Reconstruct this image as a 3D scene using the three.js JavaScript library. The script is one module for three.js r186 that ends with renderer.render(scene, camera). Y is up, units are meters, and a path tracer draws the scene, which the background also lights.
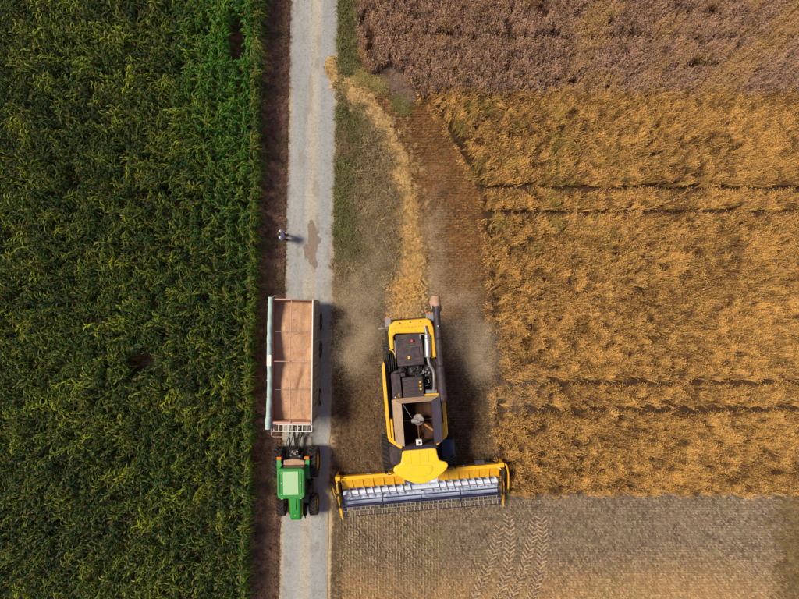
import * as THREE from 'three';
import { RoundedBoxGeometry } from 'three/addons/geometries/RoundedBoxGeometry.js';
import { mergeGeometries } from 'three/addons/utils/BufferGeometryUtils.js';
import { MarchingCubes } from 'three/addons/objects/MarchingCubes.js';

// ---------------------------------------------------------------- camera, sky, sun, exposure
const scene = new THREE.Scene();
const camera = new THREE.PerspectiveCamera(56.3, 1024 / 768, 0.5, 600);
camera.position.set(0, 33, 0);
camera.up.set(0, 0, -1);
camera.lookAt(0, 0, 0);
const renderer = new THREE.WebGLRenderer({ antialias: true });
renderer.setSize(1024, 768);
renderer.toneMapping = THREE.LinearToneMapping;
renderer.toneMappingExposure = 1.12;
renderer.shadowMap.enabled = true;
renderer.shadowMap.type = THREE.PCFSoftShadowMap;
{
  const w = 128, h = 64, d = new Float32Array(w * h * 4);
  for (let j = 0; j < h; j++) {
    const e = Math.max(0, (j + 0.5) / h * 2 - 1), k = Math.pow(1 - e, 2.2);
    for (let i = 0; i < w; i++) d.set([0.36 + 0.42 * k, 0.37 + 0.36 * k, 0.64 + 0.18 * k, 1], (j * w + i) * 4);
  }
  const sky = new THREE.DataTexture(d, w, h, THREE.RGBAFormat, THREE.FloatType);
  sky.mapping = THREE.EquirectangularReflectionMapping; sky.magFilter = THREE.LinearFilter; sky.needsUpdate = true;
  scene.background = sky; scene.environment = sky;
  scene.backgroundIntensity = 0.38; scene.environmentIntensity = 0.38;
}
const sun = new THREE.DirectionalLight(new THREE.Color().setRGB(1, 0.87, 0.66), 4.5);
{
  const el = 54 * Math.PI / 180, az = 14 * Math.PI / 180;
  sun.position.set(-Math.cos(el) * Math.cos(az) * 60, Math.sin(el) * 60, -Math.cos(el) * Math.sin(az) * 60);
  sun.castShadow = true; sun.shadow.mapSize.set(4096, 4096); sun.shadow.radius = 30;
  Object.assign(sun.shadow.camera, { left: -34, right: 34, top: 30, bottom: -30, near: 1, far: 140 });
  scene.add(sun, sun.target);
}

// ---------------------------------------------------------------- helpers
function rng(seed) { let s = seed >>> 0; return () => { s = (s + 0x6d2b79f5) | 0; let t = Math.imul(s ^ (s >>> 15), 1 | s); t = (t + Math.imul(t ^ (t >>> 7), 61 | t)) ^ t; return ((t ^ (t >>> 14)) >>> 0) / 4294967296; }; }
function hash(i, j, s) { let h = Math.imul(i, 374761393) ^ Math.imul(j, 668265263) ^ Math.imul(s, 2246822519); h = Math.imul(h ^ (h >>> 13), 1274126177); return ((h ^ (h >>> 16)) >>> 0) / 4294967296; }
function noise(x, y, s = 0) {
  const i = Math.floor(x), j = Math.floor(y); let u = x - i, v = y - j; u = u * u * (3 - 2 * u); v = v * v * (3 - 2 * v);
  const a = hash(i, j, s), b = hash(i + 1, j, s), c = hash(i, j + 1, s), d = hash(i + 1, j + 1, s);
  return a + (b - a) * u + (c - a) * v + (a - b - c + d) * u * v;
}
function fbm(x, y, s = 0, o = 4) { let a = 0, k = 0.5, t = 0; for (let n = 0; n < o; n++) { a += k * noise(x, y, s + n); t += k; k *= 0.5; x *= 2.03; y *= 2.03; } return a / t; }
const lerp = (a, b, t) => a + (b - a) * t, clamp = (x, a = 0, b = 1) => Math.min(b, Math.max(a, x)), smooth = (a, b, x) => { const t = clamp((x - a) / (b - a)); return t * t * (3 - 2 * t); };
const mixc = (a, b, t) => [lerp(a[0], b[0], t), lerp(a[1], b[1], t), lerp(a[2], b[2], t)];
const C = (hex) => { const c = new THREE.Color(hex); return [c.r, c.g, c.b]; };
const srgb8 = (v) => Math.round(255 * clamp(v <= 0.0031308 ? v * 12.92 : 1.055 * Math.pow(v, 1 / 2.4) - 0.055));
function colorTexture(w, h, f, rx = 1, ry = 1) {
  const d = new Uint8Array(w * h * 4);
  for (let j = 0; j < h; j++) for (let i = 0; i < w; i++) { const c = f((i + 0.5) / w, (j + 0.5) / h), k = (j * w + i) * 4; d[k] = srgb8(c[0]); d[k + 1] = srgb8(c[1]); d[k + 2] = srgb8(c[2]); d[k + 3] = 255; }
  const t = new THREE.DataTexture(d, w, h); t.colorSpace = THREE.SRGBColorSpace; t.magFilter = THREE.LinearFilter; t.minFilter = THREE.LinearMipmapLinearFilter; t.generateMipmaps = true;
  t.wrapS = t.wrapT = THREE.RepeatWrapping; t.repeat.set(rx, ry); t.needsUpdate = true; return t;
}
function grayTexture(w, h, f) {
  const d = new Uint8Array(w * h * 4);
  for (let j = 0; j < h; j++) for (let i = 0; i < w; i++) { const v = Math.round(255 * clamp(f(i / w, j / h))); d.set([v, v, v, 255], (j * w + i) * 4); }
  const t = new THREE.DataTexture(d, w, h); t.magFilter = THREE.LinearFilter; t.wrapS = t.wrapT = THREE.RepeatWrapping; t.needsUpdate = true; return t;
}
const pnoise = (u, v, n, s) => { const a = u * n, b = v * n, i = Math.floor(a), j = Math.floor(b); let x = a - i, y = b - j; x = x * x * (3 - 2 * x); y = y * y * (3 - 2 * y); const H = (p, q) => hash(((p % n) + n) % n, ((q % n) + n) % n, s); return lerp(lerp(H(i, j), H(i + 1, j), x), lerp(H(i, j + 1), H(i + 1, j + 1), x), y); };
const soilBump = grayTexture(256, 256, (u, v) => 0.4 * pnoise(u, v, 16, 1) + 0.35 * pnoise(u, v, 48, 2) + 0.25 * pnoise(u, v, 120, 3));
soilBump.repeat.set(32, 24);

const taken = {};
function numbered(name) { if (!(name in taken)) { taken[name] = 0; return name; } taken[name]++; return name + '_' + String(taken[name]).padStart(3, '0'); }
function shade(o) { o.castShadow = true; o.receiveShadow = true; return o; }
function flat(list) { return (Array.isArray(list) ? list : [list]).map((g) => { const n = g.index ? g.toNonIndexed() : g; for (const k of Object.keys(n.attributes)) if (!['position', 'normal', 'uv'].includes(k)) n.deleteAttribute(k); if (!n.attributes.uv) n.setAttribute('uv', new THREE.BufferAttribute(new Float32Array(n.attributes.position.count * 2), 2)); return n; }); }
function merged(list) { const l = flat(list); return l.length > 1 ? mergeGeometries(l) : l[0]; }
function part(name, list, mat, parent) { const m = shade(new THREE.Mesh(merged(list), mat)); m.name = name; parent.add(m); return m; }
function thing(name, label, category, x = 0, z = 0, turn = 0, y = 0) { const g = new THREE.Group(); g.name = numbered(name); g.position.set(x, y, z); g.rotation.y = turn; g.userData = { label, category }; scene.add(g); return g; }
function sub(name, parent) { const g = new THREE.Group(); g.name = name; parent.add(g); return g; }
const box = (w, h, d, x = 0, y = 0, z = 0, r = 0.015) => { r = Math.min(r, w / 2.2, h / 2.2, d / 2.2); return new RoundedBoxGeometry(w, h, d, 2, r).translate(x, y, z); };
const bx = (x0, x1, y0, y1, z0, z1, r = 0.015) => box(x1 - x0, y1 - y0, z1 - z0, (x0 + x1) / 2, (y0 + y1) / 2, (z0 + z1) / 2, r);
function rod(a, b, r, r2 = r, n = 12) {
  const A = new THREE.Vector3(...a), B = new THREE.Vector3(...b), d = B.clone().sub(A), g = new THREE.CylinderGeometry(r2, r, d.length(), n);
  g.applyQuaternion(new THREE.Quaternion().setFromUnitVectors(new THREE.Vector3(0, 1, 0), d.clone().normalize())); return g.translate((a[0] + b[0]) / 2, (a[1] + b[1]) / 2, (a[2] + b[2]) / 2);
}
function bar(a, b, w, h) {
  const A = new THREE.Vector3(...a), B = new THREE.Vector3(...b), d = B.clone().sub(A), g = new THREE.BoxGeometry(w, h, d.length());
  const m = new THREE.Matrix4().lookAt(B, A, new THREE.Vector3(0, 1, 0.001)); g.applyMatrix4(m); return g.translate((a[0] + b[0]) / 2, (a[1] + b[1]) / 2, (a[2] + b[2]) / 2);
}
const tube = (pts, r, seg = 40, n = 10) => new THREE.TubeGeometry(new THREE.CatmullRomCurve3(pts.map((p) => new THREE.Vector3(...p)), false, 'catmullrom', 0.3), seg, r, n, false);
// a plan outline [x, z] raised from y0 to y1 with a bevelled rim
function slab(pts, y0, y1, bevel = 0.03, holes = []) {
  const path = (p) => p.map(([x, z]) => new THREE.Vector2(x, -z)), s = new THREE.Shape(path(pts));
  for (const h of holes) s.holes.push(new THREE.Path(path(h)));
  const g = new THREE.ExtrudeGeometry(s, { depth: Math.max(0.001, y1 - y0 - 2 * bevel), bevelEnabled: bevel > 0, bevelThickness: bevel, bevelSize: bevel, bevelOffset: -bevel, bevelSegments: 3, steps: 1 });
  return g.rotateX(-Math.PI / 2).translate(0, y0 + bevel, 0);
}
function roundRect(x0, x1, z0, z1, r) { const p = []; for (const [cx, cz, a] of [[x1 - r, z1 - r, 0], [x0 + r, z1 - r, 1], [x0 + r, z0 + r, 2], [x1 - r, z0 + r, 3]]) for (let i = 0; i <= 8; i++) { const t = (a + i / 8) * Math.PI / 2; p.push([cx + r * Math.cos(t), cz + r * Math.sin(t)]); } return p; }
function smoothPlan(ctrl, n = 80) { return new THREE.CatmullRomCurve3(ctrl.map(([x, z]) => new THREE.Vector3(x, 0, z)), true, 'catmullrom', 0.35).getPoints(n).slice(0, -1).map((p) => [p.x, p.z]); }
// a side outline [z, y] given thickness along x
function sidePlate(pts, x0, x1, bevel = 0.01) {
  const s = new THREE.Shape(pts.map(([z, y]) => new THREE.Vector2(-z, y)));
  return new THREE.ExtrudeGeometry(s, { depth: Math.max(0.001, x1 - x0 - 2 * bevel), bevelEnabled: true, bevelThickness: bevel, bevelSize: bevel, bevelOffset: -bevel, bevelSegments: 2 }).rotateY(Math.PI / 2).translate(x0 + bevel, 0, 0);
}
// a four-cornered plate with thickness t
function plate(a, b, c, d, t = 0.02) {
  const v = [a, b, c, d].map((p) => new THREE.Vector3(...p)), n = v[1].clone().sub(v[0]).cross(v[3].clone().sub(v[0])).normalize().multiplyScalar(t);
  const w = v.map((p) => p.clone().sub(n)), q = [], quad = (p, r, s, u) => q.push(p, r, s, p, s, u);
  quad(v[0], v[1], v[2], v[3]); quad(w[3], w[2], w[1], w[0]); for (let i = 0; i < 4; i++) { const j = (i + 1) % 4; quad(v[i], w[i], w[j], v[j]); }
  const g = new THREE.BufferGeometry(); g.setAttribute('position', new THREE.Float32BufferAttribute(q.flatMap((p) => [p.x, p.y, p.z]), 3));
  g.setAttribute('uv', new THREE.Float32BufferAttribute(Array.from({ length: 6 }, () => [0, 0, 1, 0, 1, 1, 0, 0, 1, 1, 0, 1]).flat(), 2)); g.computeVertexNormals(); return g;
}
function revolve(profile, n = 48) { return new THREE.LatheGeometry(profile.map(([r, x]) => new THREE.Vector2(r, x)), n).rotateZ(-Math.PI / 2); }

// grime and wear on paint: matter with a grain of its own
function worn(base, dirt, amount, seed, scale = 1) {
  const a = C(base), b = C(dirt);
  return colorTexture(256, 256, (u, v) => {
    const n = 0.45 * pnoise(u, v, 6, seed) + 0.3 * pnoise(u, v, 24, seed + 1) + 0.25 * pnoise(u, v, 90, seed + 2);
    return mixc(a, b, clamp(smooth(0.42, 0.85, n) * amount + 0.16 * amount * pnoise(u, v, 128, seed + 3)));
  }, scale, scale);
}
const paint = (base, dirt, amount, seed, o = {}) => new THREE.MeshPhysicalMaterial({ map: worn(base, dirt, amount, seed), roughness: 0.5, clearcoat: 0.25, clearcoatRoughness: 0.4, ...o });
const M = {
  yellow: paint('#f2b705', '#b98a3a', 0.45, 11), yellowCab: paint('#f5c415', '#c9a24a', 0.3, 21), dark: paint('#2b2433', '#6b5648', 0.45, 31, { clearcoat: 0, roughness: 0.6 }), navy: paint('#11173f', '#2e2a3c', 0.4, 41, { clearcoat: 0 }),
  black: paint('#141318', '#4a4038', 0.35, 51, { clearcoat: 0, roughness: 0.75 }), rubber: paint('#1b1b20', '#5b4a3c', 0.5, 61, { clearcoat: 0, roughness: 0.9 }),
  steel: new THREE.MeshStandardMaterial({ map: worn('#d3e0fb', '#9aa0ae', 0.4, 71), metalness: 0.15, roughness: 0.3 }), chrome: new THREE.MeshStandardMaterial({ map: worn('#cfd3da', '#8f8478', 0.35, 81), metalness: 0.8, roughness: 0.32 }),
  greySteel: new THREE.MeshStandardMaterial({ map: worn('#8d8b90', '#6a5a4c', 0.5, 91), metalness: 0.2, roughness: 0.6 }), paleTan: paint('#cbb092', '#9a8168', 0.6, 101, { clearcoat: 0, roughness: 0.85 }), flap: paint('#322f44', '#55484a', 0.4, 111, { clearcoat: 0 }),  // left tank flap pale tan, right and front flaps dark violet
  brace: paint('#a8620f', '#5a3414', 0.6, 221, { clearcoat: 0 }), shadedRust: paint('#2e170f', '#4f2c16', 0.7, 121, { clearcoat: 0, roughness: 0.85 }), green: paint('#1f8a35', '#5e7a3c', 0.35, 131), panel: paint('#9cc49a', '#b0bf8f', 0.35, 141, { roughness: 0.4 }), rim: paint('#e0b41c', '#8a6a30', 0.5, 151),  // tank interior rust brown and brace orange darkened to stand for deep shade
  orange: new THREE.MeshPhysicalMaterial({ color: '#ff7a10', roughness: 0.25, clearcoat: 0.6 }), red: new THREE.MeshPhysicalMaterial({ color: '#e0502a', roughness: 0.3, clearcoat: 0.5 }), white: paint('#dcdcd8', '#a89a88', 0.4, 161),
  glass: new THREE.MeshPhysicalMaterial({ color: '#5a6a70', roughness: 0.08, transmission: 0.6, thickness: 0, ior: 1.5 }), tarp: paint('#8fb6be', '#d4d0b4', 0.55, 171, { clearcoat: 0, roughness: 0.75 }), pink: paint('#c39a8c', '#7b5d50', 0.5, 181, { clearcoat: 0, roughness: 0.6 }),
  trailerSide: paint('#868a86', '#706a60', 0.6, 191, { roughness: 0.6 }), wallInside: paint('#a07a66', '#6b4a3e', 0.5, 201, { clearcoat: 0, roughness: 0.8 }), spout: paint('#b3937c', '#7d6050', 0.55, 211, { clearcoat: 0, roughness: 0.85 }),
};

// ---------------------------------------------------------------- layout of the fields (metres; x right, z towards the bottom of the picture)
const roadL = (z) => -6.747 - 0.02 * z, roadR = (z) => -3.89 - 0.0217 * z;
const cornEdge = (z) => -8.35 - 0.026 * z;               // outermost stems
const cropLine = [[-2.45, -19], [-2.4, -14], [-2.0, -13.2], [-0.4, -13.3], [0.95, -12.05], [1.85, -11.35], [2.8, -10.05], [3.6, -8.6], [4.28, -7.35], [4.75, -6.0], [5.1, -4.0], [5.27, -1.7], [5.43, 1.2], [5.55, 5.8], [5.95, 9.8], [6.06, 11.45]];
function cropLeft(z) { if (z > 11.45) return 99; for (let i = 1; i < cropLine.length; i++) if (z <= cropLine[i][1]) { const [a, b] = [cropLine[i - 1], cropLine[i]]; return lerp(a[0], b[0], (z - a[1]) / (b[1] - a[1] || 1)); } return cropLine[0][0]; }
const inCrop = (x, z) => x > cropLeft(z) + 0.12 * (noise(x * 2, z * 2, 7) - 0.5) && z < 11.42 + 0.12 * (noise(x * 3, 3, 8) - 0.5);
const inDivot = (x, z) => { const t = (x - (-0.3)) * 0.64 + (z + 13.0) * 0.77, s = -(x + 0.3) * 0.77 + (z + 13.0) * 0.64; return t > -0.6 && t < 1.5 && Math.abs(s) < 0.40 + 0.5 * (noise(x * 3, z * 3, 19) - 0.5); };   // flattened wedge at the crop's corner
const tramlines = [[-6.42, 0.20], [-4.97, 0.20], [4.90, 0.20], [6.43, 0.20], [-15.2, 0.08]];
const inTram = (x, z) => tramlines.some(([t, w]) => Math.abs(z - t - 0.10 * (noise(x * 0.2, t, 12) - 0.5) - 0.04 * (noise(x * 2.2, t, 13) - 0.5)) < w * (0.85 + 0.3 * noise(x * 1.3, t, 14)));
const swath = [[-4.25, -13.9, 0.35], [-3.6, -13.6, 0.55], [-3.1, -12.4, 0.65], [-2.0, -11.3, 0.68], [-0.95, -9.8, 0.62], [-0.2, -8.0, 0.55], [0.32, -6.0, 0.55], [0.5, -4.1, 0.62], [0.45, -2.3, 0.78], [0.38, -0.5, 0.85], [0.36, 1.3, 1.0]];
function swathAt(z) { for (let i = 1; i < swath.length; i++) if (z <= swath[i][1]) { const a = swath[i - 1], b = swath[i], t = clamp((z - a[1]) / (b[1] - a[1])); return [lerp(a[0], b[0], t), lerp(a[2], b[2], t)]; } return [99, 0]; }
const rowsAlongZ = (x, z) => z > 11.2 && x < 2.05 + 0.02 * z;

// ---------------------------------------------------------------- ground
const GX = 64, GZ = 48;
function groundColor(x, z) {
  const big = fbm(x * 0.35, z * 0.35, 3, 3), mid = fbm(x * 1.6, z * 1.6, 5, 3), fine = fbm(x * 9, z * 9, 6, 3);
  let c = mixc(C('#4a3222'), C('#7a5638'), clamp(0.3 + 0.9 * (mid - 0.4) + 0.8 * (fine - 0.5)));
  if (x < roadL(z) + 0.3) {                                                     // left verge and under the corn
    c = mixc(C('#4c352c'), C('#8a6656'), clamp(0.35 + 1.2 * (mid - 0.45) + 1.2 * (fine - 0.5)));
    if (x < cornEdge(z) + 0.4) c = mixc(C('#3a2a20'), C('#54402e'), fine);
  } else if (z > 11.3 + 0.25 * (mid - 0.5)) {                                   // pale stubble below
    const warm = smooth(14.5, 18.5, z + 3 * (big - 0.5));
    c = mixc(mixc(C('#4e4136'), C('#7e6c5a'), clamp(0.5 + 1.6 * (fine - 0.5) + 1.2 * (mid - 0.5))), mixc(C('#84633f'), C('#b8925f'), fine), warm * 0.75);
    c = mixc(c, C('#6d6a42'), 0.45 * smooth(0.58, 0.75, fbm(x * 0.8, z * 0.8, 44, 3)));
    if (x > 22.9 + 3.6 * (mid - 0.5) + 1.2 * (big - 0.5)) c = mixc(C('#4a3226'), C('#80603c'), fine);
  } else if (!inCrop(x, z)) {
    const [sx] = swathAt(z), right = smooth(-0.4, 0.5, x - sx);
    if (z > 1.3 || x > 99) { c = mixc(C('#40301f'), C('#766048'), clamp(0.28 + 1.3 * (mid - 0.45) + 1.1 * (fine - 0.5))); }
    else if ((sx < 90 && right < 0.5) || z < -13.2) {                                          // weedy verge between road and swath
      const g = smooth(0.36, 0.62, fbm(x * 0.9, z * 0.5, 21, 3) + 0.12 * smooth(-1, -9, z) - 0.10 * smooth(-3, 0.5, z)) * (0.15 + 0.85 * smooth(2.4, 0.7, x - roadR(z) + 1.2 * (mid - 0.5)));
      c = mixc(mixc(C('#4e3a28'), C('#8a7050'), fine), mixc(C('#33301a'), C('#5c5530'), fine), g * 0.8);
    } else c = mixc(C('#452a15'), C('#80562e'), clamp(0.4 + 1.1 * (mid - 0.5) + 1.2 * (fine - 0.5)));
    const sand = smooth(0.55, 0.05, x - roadR(z) + 0.5 * (mid - 0.5));
    c = mixc(c, mixc(C('#9a8468'), C('#b8a488'), fine), sand * (z > 8 ? 0.9 : 0.55));
  } else c = mixc(C('#2c1c0f'), C('#523821'), clamp(0.3 + mid - 0.5 + fine * 0.5));
  if (z > 11 && x > roadR(z) - 0.2) { const sand = smooth(0.5, 0.1, x - roadR(z) + 0.4 * (mid - 0.5)); c = mixc(c, mixc(C('#9a8a74'), C('#c0ae92'), fine), sand); }
  return c;
}
{
  const far = shade(new THREE.Mesh(new THREE.PlaneGeometry(500, 500).rotateX(-Math.PI / 2).translate(0, -0.03, 0), new THREE.MeshStandardMaterial({ map: colorTexture(256, 256, (u, v) => mixc(C('#54402e'), C('#7d6444'), 0.5 * pnoise(u, v, 8, 3) + 0.5 * pnoise(u, v, 60, 4)), 100, 100), roughness: 1 })));
  far.name = 'ground'; far.userData = { kind: 'structure', label: 'bare brown farmland soil under the fields', category: 'ground' }; scene.add(far);
  const g = new THREE.PlaneGeometry(GX, GZ, 160, 120).rotateX(-Math.PI / 2), p = g.attributes.position;
  for (let i = 0; i < p.count; i++) { const x = p.getX(i), z = p.getZ(i), off = smooth(0.2, 0.9, Math.min(Math.abs(x - roadL(z)), Math.abs(x - roadR(z)))) * (x > roadL(z) && x < roadR(z) ? 0 : 1); p.setY(i, -0.004 + off * 0.05 * (fbm(x * 0.8, z * 0.8, 9, 2) - 0.5)); }
  g.computeVertexNormals();
  const map = colorTexture(2048, 1536, (u, v) => groundColor((u - 0.5) * GX, (0.5 - v) * GZ));
  const field = shade(new THREE.Mesh(g, new THREE.MeshStandardMaterial({ map, bumpMap: soilBump, bumpScale: 0.03, roughness: 1 })));
  field.name = 'field_soil'; field.userData = { kind: 'structure', label: 'brown field soil with dry verges and pale stubble ground', category: 'soil' }; scene.add(field);
}
// road: one raised strip of worn pale tarmac
{
  const n = 260, k = 8, z0 = -25, z1 = 25, pos = [], uv = [], idx = [];
  for (let j = 0; j <= n; j++) {
    const z = lerp(z0, z1, j / n), l = roadL(z) + 0.10 * (fbm(z * 1.3, 1, 31, 3) - 0.5), r = roadR(z) + 0.12 * (fbm(z * 1.3, 5, 32, 3) - 0.5);
    pos.push(l, -0.05, z); uv.push(0, j / n);
    for (let i = 0; i <= k; i++) { const t = i / k; pos.push(lerp(l, r, t), 0.028 + 0.03 * Math.sin(t * Math.PI), z); uv.push(t, j / n); }
    pos.push(r, -0.05, z); uv.push(1, j / n);
  }
  const w = k + 3; for (let j = 0; j < n; j++) for (let i = 0; i < w - 1; i++) { const a = j * w + i; idx.push(a, a + w, a + 1, a + 1, a + w, a + w + 1); }
  const g = new THREE.BufferGeometry(); g.setAttribute('position', new THREE.Float32BufferAttribute(pos, 3)); g.setAttribute('uv', new THREE.Float32BufferAttribute(uv, 2)); g.setIndex(idx); g.computeVertexNormals();
  const map = colorTexture(256, 2048, (u, v) => {
    const z = lerp(z0, z1, v), x = u * 2.85, fine = fbm(x * 14, z * 14, 51, 3), big = fbm(x * 1.2, z * 0.5, 52, 3), streak = fbm(x * 3, z * 0.35, 53, 3);
    let c = mixc(C('#85898f'), C('#a3a4a5'), clamp(0.5 + 0.7 * (fine - 0.5) + 0.7 * (streak - 0.5)));
    const crown = smooth(0.34, 0.46, u + 0.10 * (big - 0.5)) * smooth(0.70, 0.58, u + 0.10 * (streak - 0.5));
    c = mixc(c, mixc(C('#9c968c'), C('#b9b2a4'), clamp(fine + big - 0.5)), crown * 0.65);
    const edge = smooth(0.10, 0.0, Math.min(u, 1 - u) + 0.10 * (big - 0.5));
    c = mixc(c, mixc(C('#9a8a74'), C('#bcae94'), fine), edge * 0.8);
    c = mixc(c, C('#5f5a55'), 0.55 * smooth(0.70, 0.80, fbm(x * 22, z * 22, 54, 2)));
    c = mixc(c, C('#7d7468'), 0.4 * smooth(0.6, 0.75, fbm(x * 2.4, z * 1.1, 55, 3)));
    const d = Math.hypot((x - 1.55 - 0.10 * Math.sin(z * 3)) / 0.40, (z + 3.35) / 1.35) + 1.5 * (fbm(x * 3.4, z * 2.6, 56, 4) - 0.5);   // damp stain in the middle of the lane
    c = mixc(c, mixc(C('#6b5d54'), C('#857568'), fine), 0.85 * smooth(0.98, 0.84, d));
    return c;
  });
  const road = shade(new THREE.Mesh(g, new THREE.MeshStandardMaterial({ map, bumpMap: soilBump, bumpScale: 0.003, roughness: 0.95 })));
  road.name = 'road'; road.userData = { kind: 'structure', label: 'narrow pale grey country lane with a damp brown stain', category: 'road' }; scene.add(road);
}

// ---------------------------------------------------------------- vegetation builders
function meshOf(pos, uv, nor) { const g = new THREE.BufferGeometry(); g.setAttribute('position', new THREE.Float32BufferAttribute(pos, 3)); g.setAttribute('uv', new THREE.Float32BufferAttribute(uv || new Array(pos.length / 3 * 2).fill(0), 2)); g.computeVertexNormals(); return g; }
function ribbon(pos, pts, widths, side) {   // a flat strip along pts
  for (let i = 0; i < pts.length - 1; i++) {
    const a = pts[i], b = pts[i + 1], wa = widths[i] / 2, wb = widths[i + 1] / 2;
    const A = [a[0] - side[0] * wa, a[1] - side[1] * wa, a[2] - side[2] * wa], B = [a[0] + side[0] * wa, a[1] + side[1] * wa, a[2] + side[2] * wa];
    const D = [b[0] - side[0] * wb, b[1] - side[1] * wb, b[2] - side[2] * wb], E = [b[0] + side[0] * wb, b[1] + side[1] * wb, b[2] + side[2] * wb];
    pos.push(...A, ...D, ...B); if (wb > 1e-4) pos.push(...B, ...D, ...E);
  }
}
function folded(pos, pts, widths, side, lift) {   // a leaf blade with a keel
  for (let i = 0; i < pts.length - 1; i++) for (const s of [-1, 1]) {
    const a = pts[i], b = pts[i + 1], wa = widths[i] / 2, wb = widths[i + 1] / 2;
    const A = [a[0] + s * side[0] * wa, a[1] + lift * wa, a[2] + s * side[2] * wa], B = [b[0] + s * side[0] * wb, b[1] + lift * wb, b[2] + s * side[2] * wb];
    if (s < 0) { pos.push(...A, ...B, ...a); if (wb > 1e-4) pos.push(...a, ...B, ...b); else pos.push(...a, ...B, ...b); } else { pos.push(...a, ...b, ...A); if (wb > 1e-4) pos.push(...A, ...b, ...B); }
  }
}
function cornGeometry(seed) {
  const R = rng(seed), leaf = [], tass = [], H = 2.05 + 0.2 * R(), turn = R() * 6.28;
  const stalk = flat(rod([0, 0, 0], [0.02, H * 0.92, 0.01], 0.017, 0.009, 5))[0];
  const nl = 10;
  for (let k = 0; k < nl; k++) {
    const t = k / (nl - 1), y0 = H * (0.34 + 0.54 * t), a = turn + k * Math.PI + (R() - 0.5) * 1.5, L = (0.58 - 0.17 * t) * (0.85 + 0.4 * R()), up = 0.50 + 0.55 * R() + 0.25 * t, dx = Math.cos(a), dz = Math.sin(a), pts = [], w = [], n = 7, sw = (R() - 0.5) * 0.25;
    for (let i = 0; i <= n; i++) { const s = i / n, r = L * (s * 0.92), y = y0 + L * (up * s - (0.75 + 0.5 * up) * s * s * (0.75 + 0.35 * s)); pts.push([dx * r - dz * sw * s * s, Math.max(0.05, y), dz * r + dx * sw * s * s]); w.push((0.062 - 0.012 * t) * Math.sin(Math.PI * Math.min(1, 0.18 + 0.82 * s)) ** 0.8 + (i === n ? 0 : 0.006)); }
    w[n] = 0; folded(leaf, pts, w, [-dz, 0, dx], 0.35);
  }
  for (let k = 0; k < 6; k++) { const a = R() * 6.28, e = k ? 0.16 + 0.2 * R() : 0, L = 0.20 + 0.10 * R(), pts = [], y0 = H * 0.92 + (k ? 0.02 * k * 0.5 : 0); for (let i = 0; i <= 3; i++) { const s = i / 3; pts.push([Math.cos(a) * L * e * s * 1.4, y0 + L * (s - 0.45 * e * s * s), Math.sin(a) * L * e * s * 1.4]); } ribbon(tass, pts, [0.012, 0.018, 0.014, 0.0], [-Math.sin(a), 0, Math.cos(a)]); }
  const cobs = [];
  return [mergeGeometries([meshOf(leaf), stalk]), meshOf(tass)];
}
const v3 = new THREE.Vector3(), qq = new THREE.Quaternion(), ee = new THREE.Euler(), mm = new THREE.Matrix4(), cc = new THREE.Color();
function place(x, y, z, yaw, tiltX, tiltZ, s, sy = s) { ee.set(tiltX, yaw, tiltZ, 'XYZ'); return new THREE.Matrix4().compose(new THREE.Vector3(x, y, z), new THREE.Quaternion().setFromEuler(ee), new THREE.Vector3(s, sy, s)); }
// lean a tuft towards the compass direction (lx, lz)
function leaned(x, y, z, yaw, lx, lz, s, sy = s) {
  const l = Math.hypot(lx, lz), q = new THREE.Quaternion(); if (l > 1e-5) q.setFromAxisAngle(new THREE.Vector3(lz / l, 0, -lx / l), l); q.multiply(new THREE.Quaternion().setFromAxisAngle(new THREE.Vector3(0, 1, 0), yaw));
  return new THREE.Matrix4().compose(new THREE.Vector3(x, y, z), q, new THREE.Vector3(s, sy, s));
}
function scatter(name, geo, mat, list, parent) {
  const m = shade(new THREE.InstancedMesh(geo, mat, list.length)); m.name = name; m.userData = { kind: 'stuff' };
  list.forEach(([mx, c], i) => { m.setMatrixAt(i, mx); m.setColorAt(i, cc.setRGB(...c)); }); parent.add(m); return m;
}
function stuff(name, label, category) { const g = new THREE.Group(); g.name = numbered(name); g.userData = { kind: 'stuff', label, category }; scene.add(g); return g; }
const plantMat = (o = {}) => new THREE.MeshPhysicalMaterial({ color: 0xffffff, roughness: 0.75, side: THREE.DoubleSide, transmission: 0.14, thickness: 0, specularIntensity: 0.35, ...o });
const dryMat = (o = {}) => new THREE.MeshStandardMaterial({ color: 0xffffff, roughness: 0.85, side: THREE.DoubleSide, ...o });

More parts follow.
